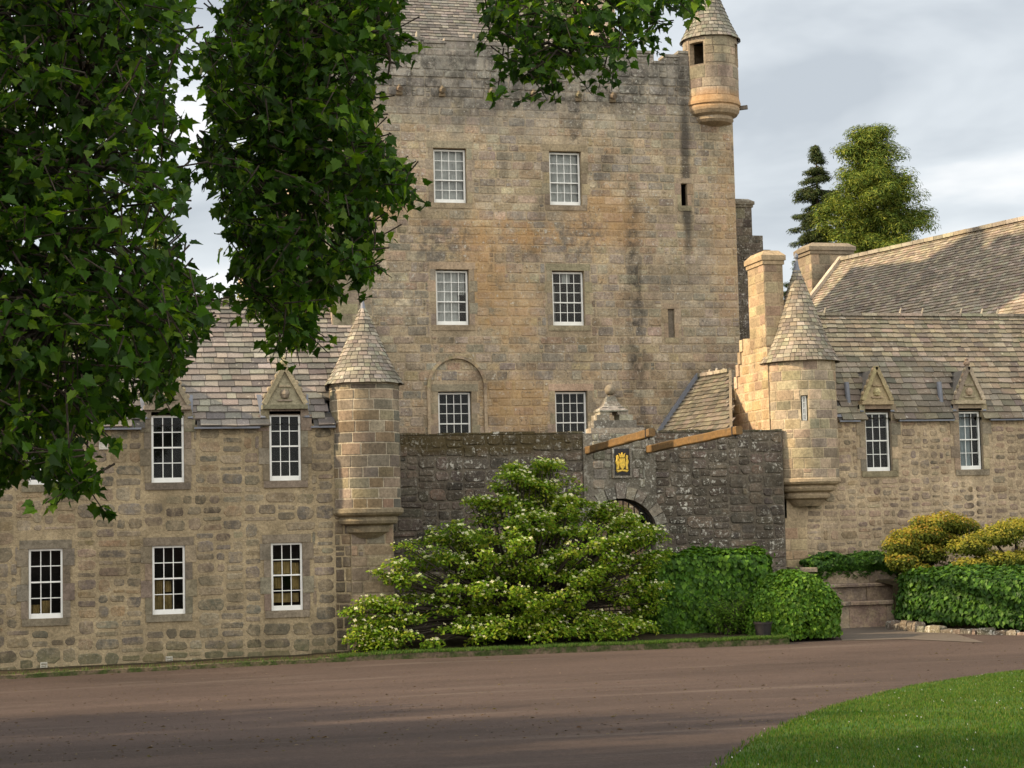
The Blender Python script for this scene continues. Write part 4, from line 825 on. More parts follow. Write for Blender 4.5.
# drawbridge beams
for x, y1, z0, z1, lb in ((15.97, 48.4, 2.28, 2.50, 'squared oak beam reaching out over the gateway crest'), (18.01, 46.9, 2.30, 2.46, 'squared oak beam pointing towards the right turret')):
    b_ = thing('drawbridge_beam', lb, 'beam', (x, 55, z0), 'drawbridge beams of the gateway')
    m = MB(); ns_ = 12; V_, F_ = [], []
    for k in range(ns_ + 1):
        t = k / ns_; yy, zz = 55.7 + (y1 - 55.7) * t, z0 - 0.02 + (z1 - z0 + 0.02) * t + R.uniform(-0.008, 0.008); hw_, hh_ = 0.1 + R.uniform(-0.006, 0.004), 0.12 + R.uniform(-0.008, 0.004); ch = 0.018 + R.uniform(0, 0.014)
        V_ += [(x + sx_ * a_, yy, zz + sz_ * b_) for sx_, sz_, a_, b_ in ((-1, -1, hw_ - ch, hh_), (1, -1, hw_ - ch, hh_), (1, -1, hw_, hh_ - ch), (1, 1, hw_, hh_ - ch), (1, 1, hw_ - ch, hh_), (-1, 1, hw_ - ch, hh_), (-1, 1, hw_, hh_ - ch), (-1, -1, hw_, hh_ - ch))]
    F_ = [(8 * k + i, 8 * k + (i + 1) % 8, 8 * k + 8 + (i + 1) % 8, 8 * k + 8 + i) for k in range(ns_) for i in range(8)] + [tuple(range(8)), tuple(range(8 * ns_, 8 * ns_ + 8))[::-1]]
    m.faces(V_, F_); m.build('timber', M['wood'], b_)
    m = MB(); m.beam((x, y1 + 0.34, z1 - 0.012), (x, y1 + 0.27, z1 - 0.010), 0.215, 0.255); m.tube([(x, y1 + 0.3, z1 - 0.12), (x, y1 + 0.3, z1 - 0.2)], [0.03, 0.03], 6); m.build('iron_strap', M['iron'], b_)
# downpipe beside the left turret
dp = thing('drainpipe', 'pale thin drainpipe running down beside the left corner turret', 'drainpipe', (9.58, 54.85, -3.6))
m = MB(); m.tube([(9.62, 54.86, 0.65), (9.60, 54.86, -3.4)], [0.05, 0.05], 10); p_ = m.build('pipe', M['pipe'], dp)
for z in (0.3, -1.0, -2.4): m = MB(); m.tube([(9.61, 54.86, z), (9.61, 54.86, z - 0.08)], [0.065, 0.065], 10); m.box(9.58, 9.64, 54.86, 55.0, z - 0.07, z - 0.01); m.build('bracket', M['pipe'], dp)

# lean-to roofed range between tower and right wing
lr = thing('lean_to_range', 'small slate roofed lean-to behind the courtyard wall, against the tower', 'building', (21.4, 59, -3.6))
m = MB(); m.box(21.3, 22.35, 59.5, 61.96, -3.9, 2.7, MO_TOW); stones(m, left(21.3), 59.5, 61.9, -3.6, 2.7, P_TOW, (), mi=0); m.build('wall', M['stone_right'], lr)
u_ = Vector((0.167, -0.986, 0)); s_ = Vector((0.986, 0.167, 0)) * 1.74 + Vector((0, 0, 2.3)); hs = s_.length; O_ = Vector((20.5, 61.95, 2.9))
m = MB(); slates(m, O_, u_, s_, 5.6, hs, [(0.115, 0.10, 0.078), (0.14, 0.122, 0.095), (0.095, 0.085, 0.068), (0.16, 0.138, 0.105)], exp=(0.2, 0.17), wd=(0.25, 0.5), mi=0, skip=lambda u, s: u > 5.5 - 2.9 * s / hs); lrf = m.build('roof', M['slate_mossy'], lr)
m = MB(); a, b = O_ + u_ * 5.5, O_ + u_ * 2.6 + s_; m.poly([(a.x, a.y, -3.9), (b.x, b.y, -3.9), tuple(b), tuple(a)], MO_TOW); m.poly([(20.6, 61.9, -3.9), (a.x, a.y, -3.9), (a.x, a.y, a.z - 0.05), (20.6, 61.9, 2.85)], MO_TOW); m.build('side_wall', M['stone_right'], lr)
m = MB(); m.beam((20.45, 61.9, 2.92), (22.24, 61.9, 5.3), 0.2, 0.12); m.build('lead_flashing', M['lead'], lrf)
m = MB(); a, b = O_ + u_ * 5.5, O_ + u_ * 2.6 + s_; m.beam(tuple(a + Vector((0, 0, 0.03))), tuple(b + Vector((0, 0, 0.03))), 0.1, 0.1, (0.2, 0.165, 0.12)); m.build('verge', M['ashlar'], lrf)
m = MB(); q0 = O_ + s_ + Vector((0, 0, 0.05))
for k in range(5): a, b = q0 + u_ * (0.1 + k * 0.5), q0 + u_ * (0.56 + k * 0.5); m.beam(tuple(a), tuple(b), 0.22, 0.12, pick([(0.26, 0.22, 0.17), (0.3, 0.26, 0.2)])); h_ = R.uniform(0.02, 0.14); m.beam(tuple(a), tuple(a + Vector((0.03, -0.05, h_ + 0.05))), 0.08, 0.06, (0.38, 0.34, 0.28))
m.build('ridge_stones', M['ashlar'], lrf)

# ================================================================== RIGHT WING
YR = 55.6; ZER = 3.28
rw = thing('castle_wing', 'long warm rubble wing with low dormers and a sunlit conical turret at its corner', 'building', (30, 58, -3.6))
RX = {1: (25.83, 26.76), 2: (29.26, 30.12), 3: (32.9, 33.75)}
hol = [(a, b, 1.5, 3.5) for a, b in RX.values()]
m = MB(); fp = front(YR)
wall_sheet(m, fp, 22.45, 40, -3.9, ZER, [(a, b, c, ZER) for a, b, c, d in hol], 0.14, MO_RIGHT, rcol=(0.27, 0.225, 0.165))
stones(m, fp, 23.6, 40, -3.6, 3.2, P_RIGHT, [grow(h, 0.3) for h in hol], (0.17, 0.38), (0.22, 0.66), d=0.014, joint=0.07, rnd=0.5, random_rubble=True)
stones(m, lambda u, z, d: (u, YR - 0.04 - d, z), 22.55, 23.6, -3.6, -0.3, [(0.36, 0.27, 0.175), (0.40, 0.30, 0.19), (0.33, 0.25, 0.165)], (), (0.3, 0.42), (0.5, 0.9), d=0.012, joint=0.015, rnd=0.08, split=0.1, mi=4); m.box(22.55, 23.6, YR - 0.04, YR + 0.02, -3.9, 0.0, (0.36, 0.28, 0.18), 4)
for h in hol: margins(m, fp, h, P_ASH, 0.22, d=0.026, lintel=0.08)
for a, b in RX.values():
    for u0, u1 in ((a - 0.2, a), (b, b + 0.2)): m.box(u0, u1, YR - 0.028, YR + 0.8, ZER - 0.1, 3.72, pick(P_ASH), 2)
    m.box(a - 0.2, b + 0.2, YR - 0.026, YR + 0.8, 3.5, 3.724, pick(P_ASH), 2); m.poly([(a, YR + 0.5, ZER), (b, YR + 0.5, ZER), (b, YR + 0.5, 3.5), (a, YR + 0.5, 3.5)], (0.02, 0.02, 0.02), 3)
m.poly([(22.45, YR + 5.2, -3.9), (22.45, YR + 5.2, ZER), (40, YR + 5.2, ZER), (40, YR + 5.2, -3.9)], MO_RIGHT, 0); m.poly([(40, YR, -3.9), (40, YR + 5.2, -3.9), (40, YR + 5.2, ZER), (40, YR + 2.6, 7.0), (40, YR, ZER)], MO_RIGHT, 0)
m.build('wall', [M['mortar_right'], M['stone_right'], M['ashlar'], M['dark_room'], M['ashlar']], rw)
# left gable, crow-stepped behind the turret and carrying a chimney
gz = [(YR, -3.9), (YR, 5.6), (55.9, 6.0), (57.75, 6.15), (58.15, 5.3), (58.6, 4.5), (59.0, 3.7), (59.45, 2.9), (59.6, -3.9)]
def gin2(u, z):
    if u < YR or u > 59.5: return False
    for (a, za), (b, zb) in zip(gz[1:-1], gz[2:]):
        if a <= u <= b and b > a: return z < za + (zb - za) * (u - a) / (b - a)
    return False
m = MB(); Xg = 22.42
m.poly([(Xg, y, z) for y, z in gz][::-1], (0.40, 0.31, 0.20), 0); m.poly([(Xg + 0.5, y, z) for y, z in gz], (0.40, 0.31, 0.20), 0)
for (a, za), (b, zb) in zip(gz[:-1], gz[1:]): m.poly([(Xg, a, za), (Xg, b, zb), (Xg + 0.5, b, zb), (Xg + 0.5, a, za)], (0.38, 0.29, 0.19), 0)
stones(m, left(Xg), YR, 59.5, -3.0, 6.1, [(0.36, 0.265, 0.165), (0.40, 0.29, 0.175), (0.33, 0.245, 0.155), (0.35, 0.25, 0.14)], (), (0.28, 0.38), (0.4, 0.8), d=0.012, joint=0.02, rnd=0.12, split=0.12, mi=0, inside=gin2)
for k in range(8): y, z = 57.85 + k * 0.205, 6.0 - k * 0.405; m.box(Xg - 0.05, Xg + 0.52, y - 0.12, y + 0.14, z - 0.28, z + 0.12, pick([(0.42, 0.33, 0.22), (0.36, 0.28, 0.18)]), 0)
m.build('gable', M['ashlar'], rw)
chimney(rw, 22.40, 23.08, 55.62, 57.05, 5.7, 8.42, [(0.33, 0.25, 0.16), (0.36, 0.27, 0.17), (0.29, 0.22, 0.145)], capz=0.4, ov=0.09)
RR = 7.03; pitch = math.atan2(RR - 3.2, 2.6); S = (0, math.cos(pitch), math.sin(pitch)); HS = math.hypot(RR - 3.2, 2.6)
def skipR(u, s):
    x = 22.6 + u
    for a, b in RX.values():
        if abs(x - (a + b) / 2) < (0.66 * max(0, 1 - s * math.sin(pitch) / 1.9) if s > 0.4 else 0.66): return True
    return math.hypot(x - 23.62, (YR - 0.18 + s * S[1]) - 55.75) < 1.2 or (x < 23.5 and s > 2)
m = MB(); slates(m, (22.6, YR - 0.18, 3.2), (1, 0, 0), S, 17.4, HS, SL_TAN, exp=(0.27, 0.19), wd=(0.28, 0.6), skip=skipR, mi=0)
slates(m, (40, YR + 5.35, 3.2), (-1, 0, 0), (0, -S[1], S[2]), 16.6, HS, SL_TAN, exp=(0.5, 0.4), wd=(0.6, 1.2), mi=0); rf = m.build('roof', M['slate_mossy'], rw)
m = MB(); x = 23.3
while x < 39.8:
    d_ = R.uniform(0.6, 0.9); m.beam((x + 0.01, YR + 2.45, RR + 0.02), (min(x + d_, 40) - 0.01, YR + 2.45, RR + 0.02), 0.3, 0.1, pick([(0.28, 0.245, 0.19), (0.33, 0.285, 0.22)])); m.beam((x, YR + 2.40, RR + 0.05), (x + 0.05, YR + 2.36, RR + 0.25), 0.06, 0.05, (0.3, 0.27, 0.22)) if R.random() < 0.5 else None; x += d_
m.build('ridge_stones', M['ashlar'], rf)
ed = sorted([24.85, 40] + [v for a, b in RX.values() for v in (a - 0.24, b + 0.24)])
for a, b in zip(ed[0::2], ed[1::2]): m = MB(); m.beam((a, YR - 0.12, 3.17), (b, YR - 0.12, 3.17), 0.13, 0.05); m.build('eaves_board', M['lead'], rf)
for k, x in ((1, 25.38), (2, 28.78)):
    m = MB(); m.tube([(x, YR + 0.25, 3.62), (x, YR + 0.38, 4.5)], [0.085, 0.085], 10); m.build('vent_pipe', M['lead'], rf)
m = MB(); m.faces([(24.75, YR - 0.1, 3.32), (25.2, YR - 0.14, 3.3), (24.78, YR + 0.7, 4.35), (24.85, YR - 0.05, 3.4)], [(0, 1, 2), (0, 2, 3)]); m.build('lead_valley', M['lead'], rf)
for k, (a, b) in RX.items():
    sash(rw, a + 0.02, b - 0.04, 1.5, 3.46, YR + 0.12, pane_backing=('curtain_grey', [(0, 0.68, 0, 1)]) if k == 2 else None, label='sash window with a pale grey blind' if k == 2 else None)
    pediment(rw, (a + b) / 2 - 0.03, 3.84, 4.95, 1.0, YR, [(0.36, 0.28, 0.17), (0.40, 0.31, 0.19), (0.33, 0.26, 0.16)] if k == 1 else P_TUR, finial=k != 1, roofY=YR + 0.45, label='carved pediment with an ochre lichened finial' if k == 2 else None)
TX, TY, TR = 23.62, 55.72, 1.15
m = MB(); hs_ = (TR * rad(248), TR * rad(256.5), 3.15, 3.98)      # small slit facing the viewer
ang = [rad(d_) for d_ in range(0, 361, 6)]
for a, b in zip(ang[:-1], ang[1:]):
    for z0, z1 in ((1.15, hs_[2]), (hs_[2], hs_[3]), (hs_[3], 5.18)):
        if z0 == hs_[2] and rad(247) < (a + b) / 2 < rad(257): continue
        m.poly([(TX + TR * math.cos(t), TY + TR * math.sin(t), z) for t, z in ((a, z0), (b, z0), (b, z1), (a, z1))], (0.42, 0.345, 0.24), 0)
m.poly([(TX + 0.8 * math.cos(t), TY + 0.8 * math.sin(t), z) for t, z in ((rad(240), 3.1), (rad(264), 3.1), (rad(264), 4.05), (rad(240), 4.05))], (0.01, 0.01, 0.01), 1)
for t in (rad(246), rad(258)): m.poly([(TX + r_ * math.cos(t), TY + r_ * math.sin(t), z) for r_, z in ((TR, 3.15), (0.8, 3.15), (0.8, 3.98), (TR, 3.98))], (0.36, 0.3, 0.2), 0)
stones(m, drum(TX, TY, TR), 0, 2 * math.pi * TR, 1.3, 5.12, P_TUR, [(TR * rad(245.5), TR * rad(258.5), 3.1, 4.05)], (0.29, 0.36), (0.35, 0.75), d=0.012, joint=0.018, rnd=0.06, curved=True, split=0.06, mi=0)
tur = m.build('turret', [M['ashlar'], M['dark_room']], rw)
tur['label'] = 'round corner turret, its left side in warm sunlight'
m = MB()
for da, w_ in ((249.2, 0.7), (252, 0.35), (254.8, 0.7)):
    t = rad(da); m.beam((TX + 1.03 * math.cos(t), TY + 1.03 * math.sin(t), 3.17), (TX + 1.03 * math.cos(t), TY + 1.03 * math.sin(t), 3.96), 0.05 * w_ * 1.3, 0.05, up=(math.cos(t), math.sin(t), 0))
for k in range(5): z = 3.18 + k * 0.192; a, b = rad(248.5), rad(255.5); m.beam((TX + 1.03 * math.cos(a), TY + 1.03 * math.sin(a), z), (TX + 1.03 * math.cos(b), TY + 1.03 * math.sin(b), z), 0.04, 0.035)
m.build('slit_window', M['white_paint'], tur)
lathe_part('corbel', M['ashlar'], tur, TX, TY, [(0.5, 0.38), (0.66, 0.58), (0.80, 0.64), (0.84, 0.74), (0.78, 0.82), (0.96, 0.88), (1.02, 0.97), (0.97, 1.05), (1.14, 1.1), (1.2, 1.17), (1.2, 1.26), (1.14, 1.3)], 48, (0.36, 0.28, 0.185))
m = MB(); cone_slates(m, TX, TY, TR + 0.15, 5.13, 0.075, 8.3, [(0.25, 0.21, 0.155), (0.21, 0.18, 0.135), (0.30, 0.26, 0.195), (0.18, 0.155, 0.12)], exp=0.14, wd=(0.14, 0.28), flare=0.16); cr = m.build('conical_roof', M['slate'], tur)
lathe_part('lead_finial', M['lead'], cr, TX, TY, [(0.2, 7.95), (0.085, 8.35), (0.04, 8.62), (0.075, 8.68), (0.07, 8.76), (0.0, 8.84)], 16)

# ================================================================== GREAT RANGE BEHIND THE RIGHT WING
gr = thing('great_range', 'tall slate roofed range behind the right wing, ridge climbing out of frame', 'building', (32, 60, -3.6))
A = Vector((34.55, 76.1, 11.75)); dr = Vector((0.25, -0.968, 0)).normalized(); LR = 18.5; pt = rad(46)
dn = Vector((dr.y, -dr.x, 0)); dn = dn if dn.x < 0 else -dn
S_up = (-dn * math.cos(pt) + Vector((0, 0, math.sin(pt)))).normalized(); HS = 7.4; O = A - S_up * HS
m = MB(); slates(m, O, dr, S_up, LR, HS, [(0.29, 0.24, 0.18), (0.25, 0.21, 0.16), (0.33, 0.28, 0.21), (0.21, 0.175, 0.135)], exp=(0.2, 0.17), wd=(0.22, 0.45), mi=0)
S2 = (dn * math.cos(pt) + Vector((0, 0, math.sin(pt)))).normalized(); O2 = A + dr * LR - S2 * HS; slates(m, O2, -dr, S2, LR, HS, SL_GREY, exp=(0.5, 0.5), wd=(0.6, 1.2), mi=0); rf = m.build('roof', M['slate'], gr)
m = MB(); wl = [O + dn * -0.3, O + dn * -0.3 + dr * LR, O2 + dn * 0.3, O2 + dn * 0.3 - dr * LR]
for i in range(4):
    a, b = wl[i], wl[(i + 1) % 4]; m.poly([(a.x, a.y, -3.9), (b.x, b.y, -3.9), (b.x, b.y, O.z + 0.2), (a.x, a.y, O.z + 0.2)], MO_RIGHT)
for t in (0.02, LR - 0.02): q = A + dr * t; e1 = O + dr * t; e2 = O2 - dr * (LR - t); m.poly([tuple(e1), tuple(e2), tuple(q)], MO_RIGHT)
m.build('wall', M['stone_right'], gr)
m = MB(); p = 0.0
while p < LR - 0.2: d_ = R.uniform(0.55, 0.8); a, b = A + dr * (p + 0.01), A + dr * min(p + d_ - 0.01, LR); m.beam(a + Vector((0, 0, 0.06)), b + Vector((0, 0, 0.06 + R.uniform(-0.01, 0.01))), 0.34, 0.16, pick([(0.27, 0.24, 0.19), (0.32, 0.28, 0.22)])); p += d_
m.build('ridge_stones', M['ashlar'], rf)
m = MB(); m.beam(O - dr * 0.1 + Vector((0, 0, 0.08)), A - dr * 0.1 + Vector((0, 0, 0.12)), 0.24, 0.22, (0.40, 0.34, 0.27)); m.build('skew', M['ashlar'], rf)
chimney(gr, 33.3, 35.35, 76.8, 78.4, 6.0, 12.15, [(0.25, 0.20, 0.14), (0.22, 0.18, 0.13), (0.28, 0.22, 0.15)], capz=0.45, ov=0.14)

# ================================================================== FOLIAGE TOOLS
def rvec():
    while True:
        v = np.array([R.uniform(-1, 1) for _ in range(3)]); l = np.linalg.norm(v)
        if 0.1 < l < 1: return v / l
def leaf_batch(P, Nn, size, shape, cols, cvar=0.25, droop=0.15, tipdir=None, fold=0.25):
    """many leaves at once. P, Nn: (n,3); shape: (k,2) outline half-open polygon from stalk to tip (x along, y half width).
    Each leaf is two folded halves. returns polygons (2n, k, 3) and colours"""
    n = len(P); size = np.asarray(size, dtype=np.float32).reshape(-1, 1) * np.ones((n, 1), dtype=np.float32)
    Nn = Nn / (np.linalg.norm(Nn, axis=1, keepdims=True) + 1e-9)
    t = rng.normal(size=(n, 3)) if tipdir is None else tipdir + rng.normal(size=(n, 3)) * 0.35
    t = t - Nn * (t * Nn).sum(1, keepdims=True); t /= np.linalg.norm(t, axis=1, keepdims=True) + 1e-9
    b = np.cross(Nn, t); k = len(shape); out_ = np.zeros((n, 2, k, 3), dtype=np.float32)
    for i, (x, y) in enumerate(shape):
        for h, s_ in ((0, 1), (1, -1)):
            out_[:, h, i] = P + (t * x + b * (s_ * y) + Nn * (abs(y) * fold - droop * x * x)) * size
    out_[:, 1] = out_[:, 1, ::-1]
    c = np.array([cols[i] for i in rng.integers(0, len(cols), n)], dtype=np.float32) * rng.uniform(1 - cvar, 1 + cvar, (n, 1))
    return out_.reshape(n * 2, k, 3), np.repeat(c, 2, axis=0)
MAPLE = [(-0.12, 0.0), (-0.2, 0.22), (0.0, 0.30), (-0.02, 0.50), (0.22, 0.42), (0.42, 0.52), (0.5, 0.30), (0.62, 0.26), (0.68, 0.16), (0.98, 0.0)]
OVAL = [(0, 0), (0.25, 0.24), (0.6, 0.27), (1, 0)]
IVY = [(-0.1, 0), (-0.15, 0.36), (0.15, 0.46), (0.42, 0.50), (0.62, 0.26), (0.92, 0)]
NEEDLE = [(0, 0), (0.3, 0.10), (0.75, 0.10), (1, 0)]
BRACT = [(0, 0), (0.3, 0.32), (0.7, 0.34), (1, 0)]
def noise3(p, s, seed=0):
    return math.sin(p[0] * s + seed) * math.cos(p[1] * s * 1.3 + seed * 2) + math.sin(p[2] * s * 1.1 + p[0] * s * 0.6 + seed * 3)

# ---------------------------------------------------------------- conifers and other trees behind
def conifer(name, label, x, y, ztop, zbot, prof, cols, n_br, leaf, puff, seed, trunk=0.35, cat='tree', whorl=0):
    """tall evergreen: trunk, sweeping boughs, needle clumps. prof(t) = radius at t (0 top..1 bottom)"""
    t_ = thing(name, label, cat, (x, y, -3.5)); m = MB(); m.tube([(x, y, -3.6), (x, y, zbot), (x, y, ztop - 0.5)], [trunk, trunk * 0.8, 0.04], 8)
    P, N_, S_ = [], [], []
    for k in range(n_br):
        t = (k + R.random()) / n_br; t = (int(t * whorl) + 0.75 * R.random()) / whorl if whorl else t; z = ztop - (ztop - zbot) * t; az = k * 2.399 + R.uniform(-0.4, 0.4); rad_ = max(0.15, prof(t, az)) * R.uniform(0.72, 1.08)
        e_ = Vector((x + math.cos(az) * rad_, y + math.sin(az) * rad_, z - rad_ * R.uniform(0.0, 0.22)))
        m.tube([(x, y, z + 0.2), tuple(Vector((x, y, z)).lerp(e_, 0.6) + Vector((0, 0, 0.1))), tuple(e_)], [0.06, 0.04, 0.015], 4, cap=False)
        npf = max(2, int(rad_ / puff * 1.5))
        for j in range(npf):
            f = 0.25 + 0.8 * (j + R.random()) / npf; c = Vector((x, y, z)).lerp(e_, f)
            for _ in range(int((330 if puff > 0.5 else 90) * (0.6 + 0.6 * R.random()))):
                v = rvec(); q = np.array(c) + v * puff * np.array([1, 1, 0.6]) * R.random() ** 0.4
                P.append(q); N_.append(v * 0.8 + np.array([0, 0, 0.7])); S_.append(leaf * R.uniform(0.6, 1.3))
    m.build('trunk', M['bark'], t_)
    V_, C_ = leaf_batch(np.array(P), np.array(N_), S_, NEEDLE, cols, 0.3, 0.2); fast_mesh('crown', V_, C_, M['needle'], t_)
    return t_
def prof_big(t, az): return 3.6 * (min(1, t * 2.6 + 0.2) ** 0.7) * (0.86 + 0.12 * math.sin(t * 19 + az * 2) + 0.08 * math.sin(az * 3 + 1)) * (1.18 if t > 0.55 and math.cos(az) > 0.3 else 1) * (0.8 if int(t * 9) % 3 == 1 else 1)
conifer('evergreen_tree', 'broad domed evergreen towering behind the right wing roof', 47.5, 100, 23.6, 10.5, prof_big, [(0.10, 0.15, 0.024), (0.14, 0.18, 0.028), (0.065, 0.11, 0.020), (0.21, 0.23, 0.035)], 120, 0.22, 0.88, 1, 0.6)
def prof_fir(t, az): return (0.25 + 2.9 * min(1, t * 1.15) ** 0.85) * (0.85 + 0.25 * math.sin(az * 2.0 + t * 9))
conifer('fir_tree', 'slim dark fir with tiered branches, left of the broad evergreen', 46.1, 105, 23.4, 11.0, prof_fir, [(0.045, 0.07, 0.026), (0.06, 0.085, 0.028), (0.085, 0.10, 0.032)], 190, 0.17, 0.32, 2, 0.22, whorl=10)
def prof_small(t, az): return 0.35 + 1.2 * t
conifer('young_tree', 'small bright green tree in the gap above the right chimney', 39.2, 92, 12.9, 5.0, prof_small, [(0.10, 0.14, 0.02), (0.13, 0.17, 0.03), (0.08, 0.11, 0.02)], 60, 0.3, 0.4, 3, 0.15)
conifer('larch_tree', 'pale yellowish green tree glimpsed beyond the left wing roof', 4.3, 92, 15.2, 4.0, lambda t, az: 0.4 + 2.2 * t, [(0.15, 0.17, 0.04), (0.19, 0.20, 0.06), (0.12, 0.14, 0.035)], 60, 0.22, 0.30, 4, 0.2)
# hedge top behind the left roof ridge
hd = thing('clipped_hedge', 'pale twiggy hedge seen over the left wing ridge', 'hedge', (5, 72, -3.6)); P = []
for k in range(2600): P.append((R.uniform(2.4, 7.2), R.uniform(71.5, 72.6), 4 + 5.55 * R.random() + 0.3 * math.sin(k)))
V_, C_ = leaf_batch(np.array(P), rng.normal(size=(len(P), 3)), 0.2, OVAL, [(0.13, 0.15, 0.05), (0.17, 0.17, 0.07), (0.09, 0.11, 0.03)]); fast_mesh('foliage', V_, C_, M['leaf_shrub'], hd)
m = MB()
for k in range(46): x = 2.4 + k * 0.105; m.tube([(x, 72, -3.6), (x + R.uniform(-0.1, 0.1), 72, 9.4 + R.uniform(-0.5, 0.2))], [0.05, 0.015], 4, cap=False)
m.build('stems', M['bark'], hd)

# ---------------------------------------------------------------- flowering shrub against the curtain wall
sh = thing('flowering_shrub', 'large spreading shrub in tiers of green leaves topped with cream flowers', 'shrub', (13, 51.8, -3.4))
cx, cy, zb = 12.75, 51.2, -3.4; P, N_, FP, tiers = [], [], [], []; m = MB()
outline = [(-3.45, 7.75, 17.0), (-2.9, 7.8, 17.1), (-2.3, 8.1, 17.1), (-1.6, 9.0, 17.2), (-1.0, 9.8, 17.2), (-0.4, 10.7, 16.9), (0.0, 11.4, 16.1), (0.4, 11.8, 15.2), (0.8, 12.4, 14.5), (1.3, 13.0, 14.0), (1.75, 13.3, 13.8)]
def span(z):
    for (a, l0, r0), (b, l1, r1) in zip(outline[:-1], outline[1:]):
        if a <= z <= b: t = (z - a) / (b - a); return l0 + (l1 - l0) * t, r0 + (r1 - r0) * t
    return 12.5, 13.8
for k in range(390):
    lay = R.randrange(11); z = -2.95 + lay * 0.42; l, r_ = span(z); l += 0.25; r_ -= 0.75; x = l + (r_ - l) * R.random(); hw = (r_ - l) / 2; e_ = abs(x - (l + r_) / 2) / hw
    if lay > 5 and R.random() < 0.25: continue
    dep = math.sqrt(max(0.05, 1 - e_ ** 2)) * min(2.2, hw * 0.62); y = cy - dep * R.uniform(0.35, 1) if R.random() < 0.7 else cy + dep * R.uniform(0, 0.8)
    tiers.append((x, y, z + 0.22 * math.sin(x * 2.3 + y * 1.7) + R.uniform(-0.16, 0.16), R.uniform(0.28, 0.62)))
for l, r_, z in [(7.8, 8.8, -2.1), (7.85, 9.0, -2.95), (9.3, 10.5, -0.35), (9.0, 10.2, -0.95), (15.9, 16.6, -0.1), (15.6, 16.7, -0.5), (12.9, 13.5, 1.2), (13.3, 13.7, 1.75), (11.3, 12.0, 0.75), (14.0, 14.8, 0.6), (12.2, 12.7, 1.45)]:
    for t in np.linspace(0, 1, 4): tiers.append((l + (r_ - l) * t, cy - 0.6 + R.uniform(-0.3, 0.3), z + R.uniform(-0.08, 0.08) - 0.1 * (1 - t if l < 11 else t), 0.34))
for k in range(75):
    z = R.uniform(-2.9, 1.5); l, r_ = span(z); a = R.uniform(math.pi, 2 * math.pi); x = (l + r_ - 0.6) / 2 + math.cos(a) * (r_ - l - 0.4) / 2; y = cy + math.sin(a) * min(2.2, (r_ - l) * 0.3)
    for t in (0.0, 0.3, 0.6): tiers.append((x + math.cos(a) * t * 0.8, y + math.sin(a) * t * 0.5, z + t * 0.45 + R.uniform(-0.05, 0.05), 0.26))
for k in range(46): tiers.append((R.uniform(8.0, 16.6), R.uniform(48.75, 49.5), R.uniform(-3.25, -2.75), R.uniform(0.28, 0.45)))
tiers = [(x * 0.965 + 0.0, min(y, 49.35), z, rr_) if x < 9.35 else (x, y, z, rr_) for (x, y, z, rr_) in tiers]
for (x, y, z, rr_) in tiers:
    base = Vector((cx + (x - cx) * 0.12, cy, zb)); m.tube([tuple(base), tuple(base.lerp(Vector((x, y, z)), 0.5) + Vector((0, 0, 0.4))), (x, y, z)], [0.05, 0.028, 0.01], 5, cap=False)
    out_dir = np.array([x - cx, y - cy, 0]) / (np.linalg.norm([x - cx, y - cy]) + 1e-6)
    for _ in range(int(230 * rr_)):
        a = R.uniform(0, 6.283); q = rr_ * math.sqrt(R.random()); dz = 0.05 - 0.16 * (q / rr_) ** 2 * R.random() + R.gauss(0, 0.045)
        p = np.array([x + math.cos(a) * q * 1.1, y + math.sin(a) * q * 0.8, z + dz]); P.append(p); N_.append(np.array([0, -0.25, 0.9]) + out_dir * 0.3 + rng.normal(size=3) * 0.42)
    nf = int(9 * rr_ * (1.7 if x < 12 or z > -2 else 1.2))
    for _ in range(nf):
        a = R.uniform(0, 6.283); q = rr_ * math.sqrt(R.random()); FP.append((x + math.cos(a) * q * 1.1, y + math.sin(a) * q * 0.8 - 0.05, z + 0.13 - 0.1 * (q / rr_) ** 2 + R.uniform(0, 0.05)))
m.build('branches', M['bark'], sh)
V_, C_ = leaf_batch(np.array(P), np.array(N_), rng.uniform(0.07, 0.13, len(P)), OVAL, [(0.11, 0.20, 0.012), (0.15, 0.24, 0.014), (0.07, 0.14, 0.010), (0.19, 0.27, 0.02), (0.24, 0.27, 0.03)], 0.25, 0.25); fast_mesh('leaves', V_, C_, M['leaf_shrub'], sh)
V_, C_ = [], []
for (x, y, z) in FP:
    s_ = R.uniform(0.025, 0.06); nn = np.array([R.uniform(-0.4, 0.4), -0.6 + R.uniform(-0.3, 0.3), 0.8]); a0 = R.uniform(0, 1.5)
    nn /= np.linalg.norm(nn); t1_ = np.cross(nn, [1, 0, 0.2]); t1_ /= np.linalg.norm(t1_); t2_ = np.cross(nn, t1_); c = jit(R.choice([(0.55, 0.55, 0.30), (0.62, 0.60, 0.40), (0.42, 0.46, 0.16)]), 0.1)
    for k in range(4):
        a = a0 + k * 1.571; d_ = t1_ * math.cos(a) + t2_ * math.sin(a); e_ = t1_ * math.cos(a + 1.57) + t2_ * math.sin(a + 1.57); o_ = np.array([x, y, z])
        V_.append([o_, o_ + (d_ * 0.6 + e_ * 0.42 + nn * 0.12) * s_, o_ + (d_ * 1.15 + nn * 0.05) * s_, o_ + (d_ * 0.6 - e_ * 0.42 + nn * 0.12) * s_]); C_.append(c)
fast_mesh('blossoms', np.array(V_, dtype=np.float32), np.array(C_), M['petal'], sh)

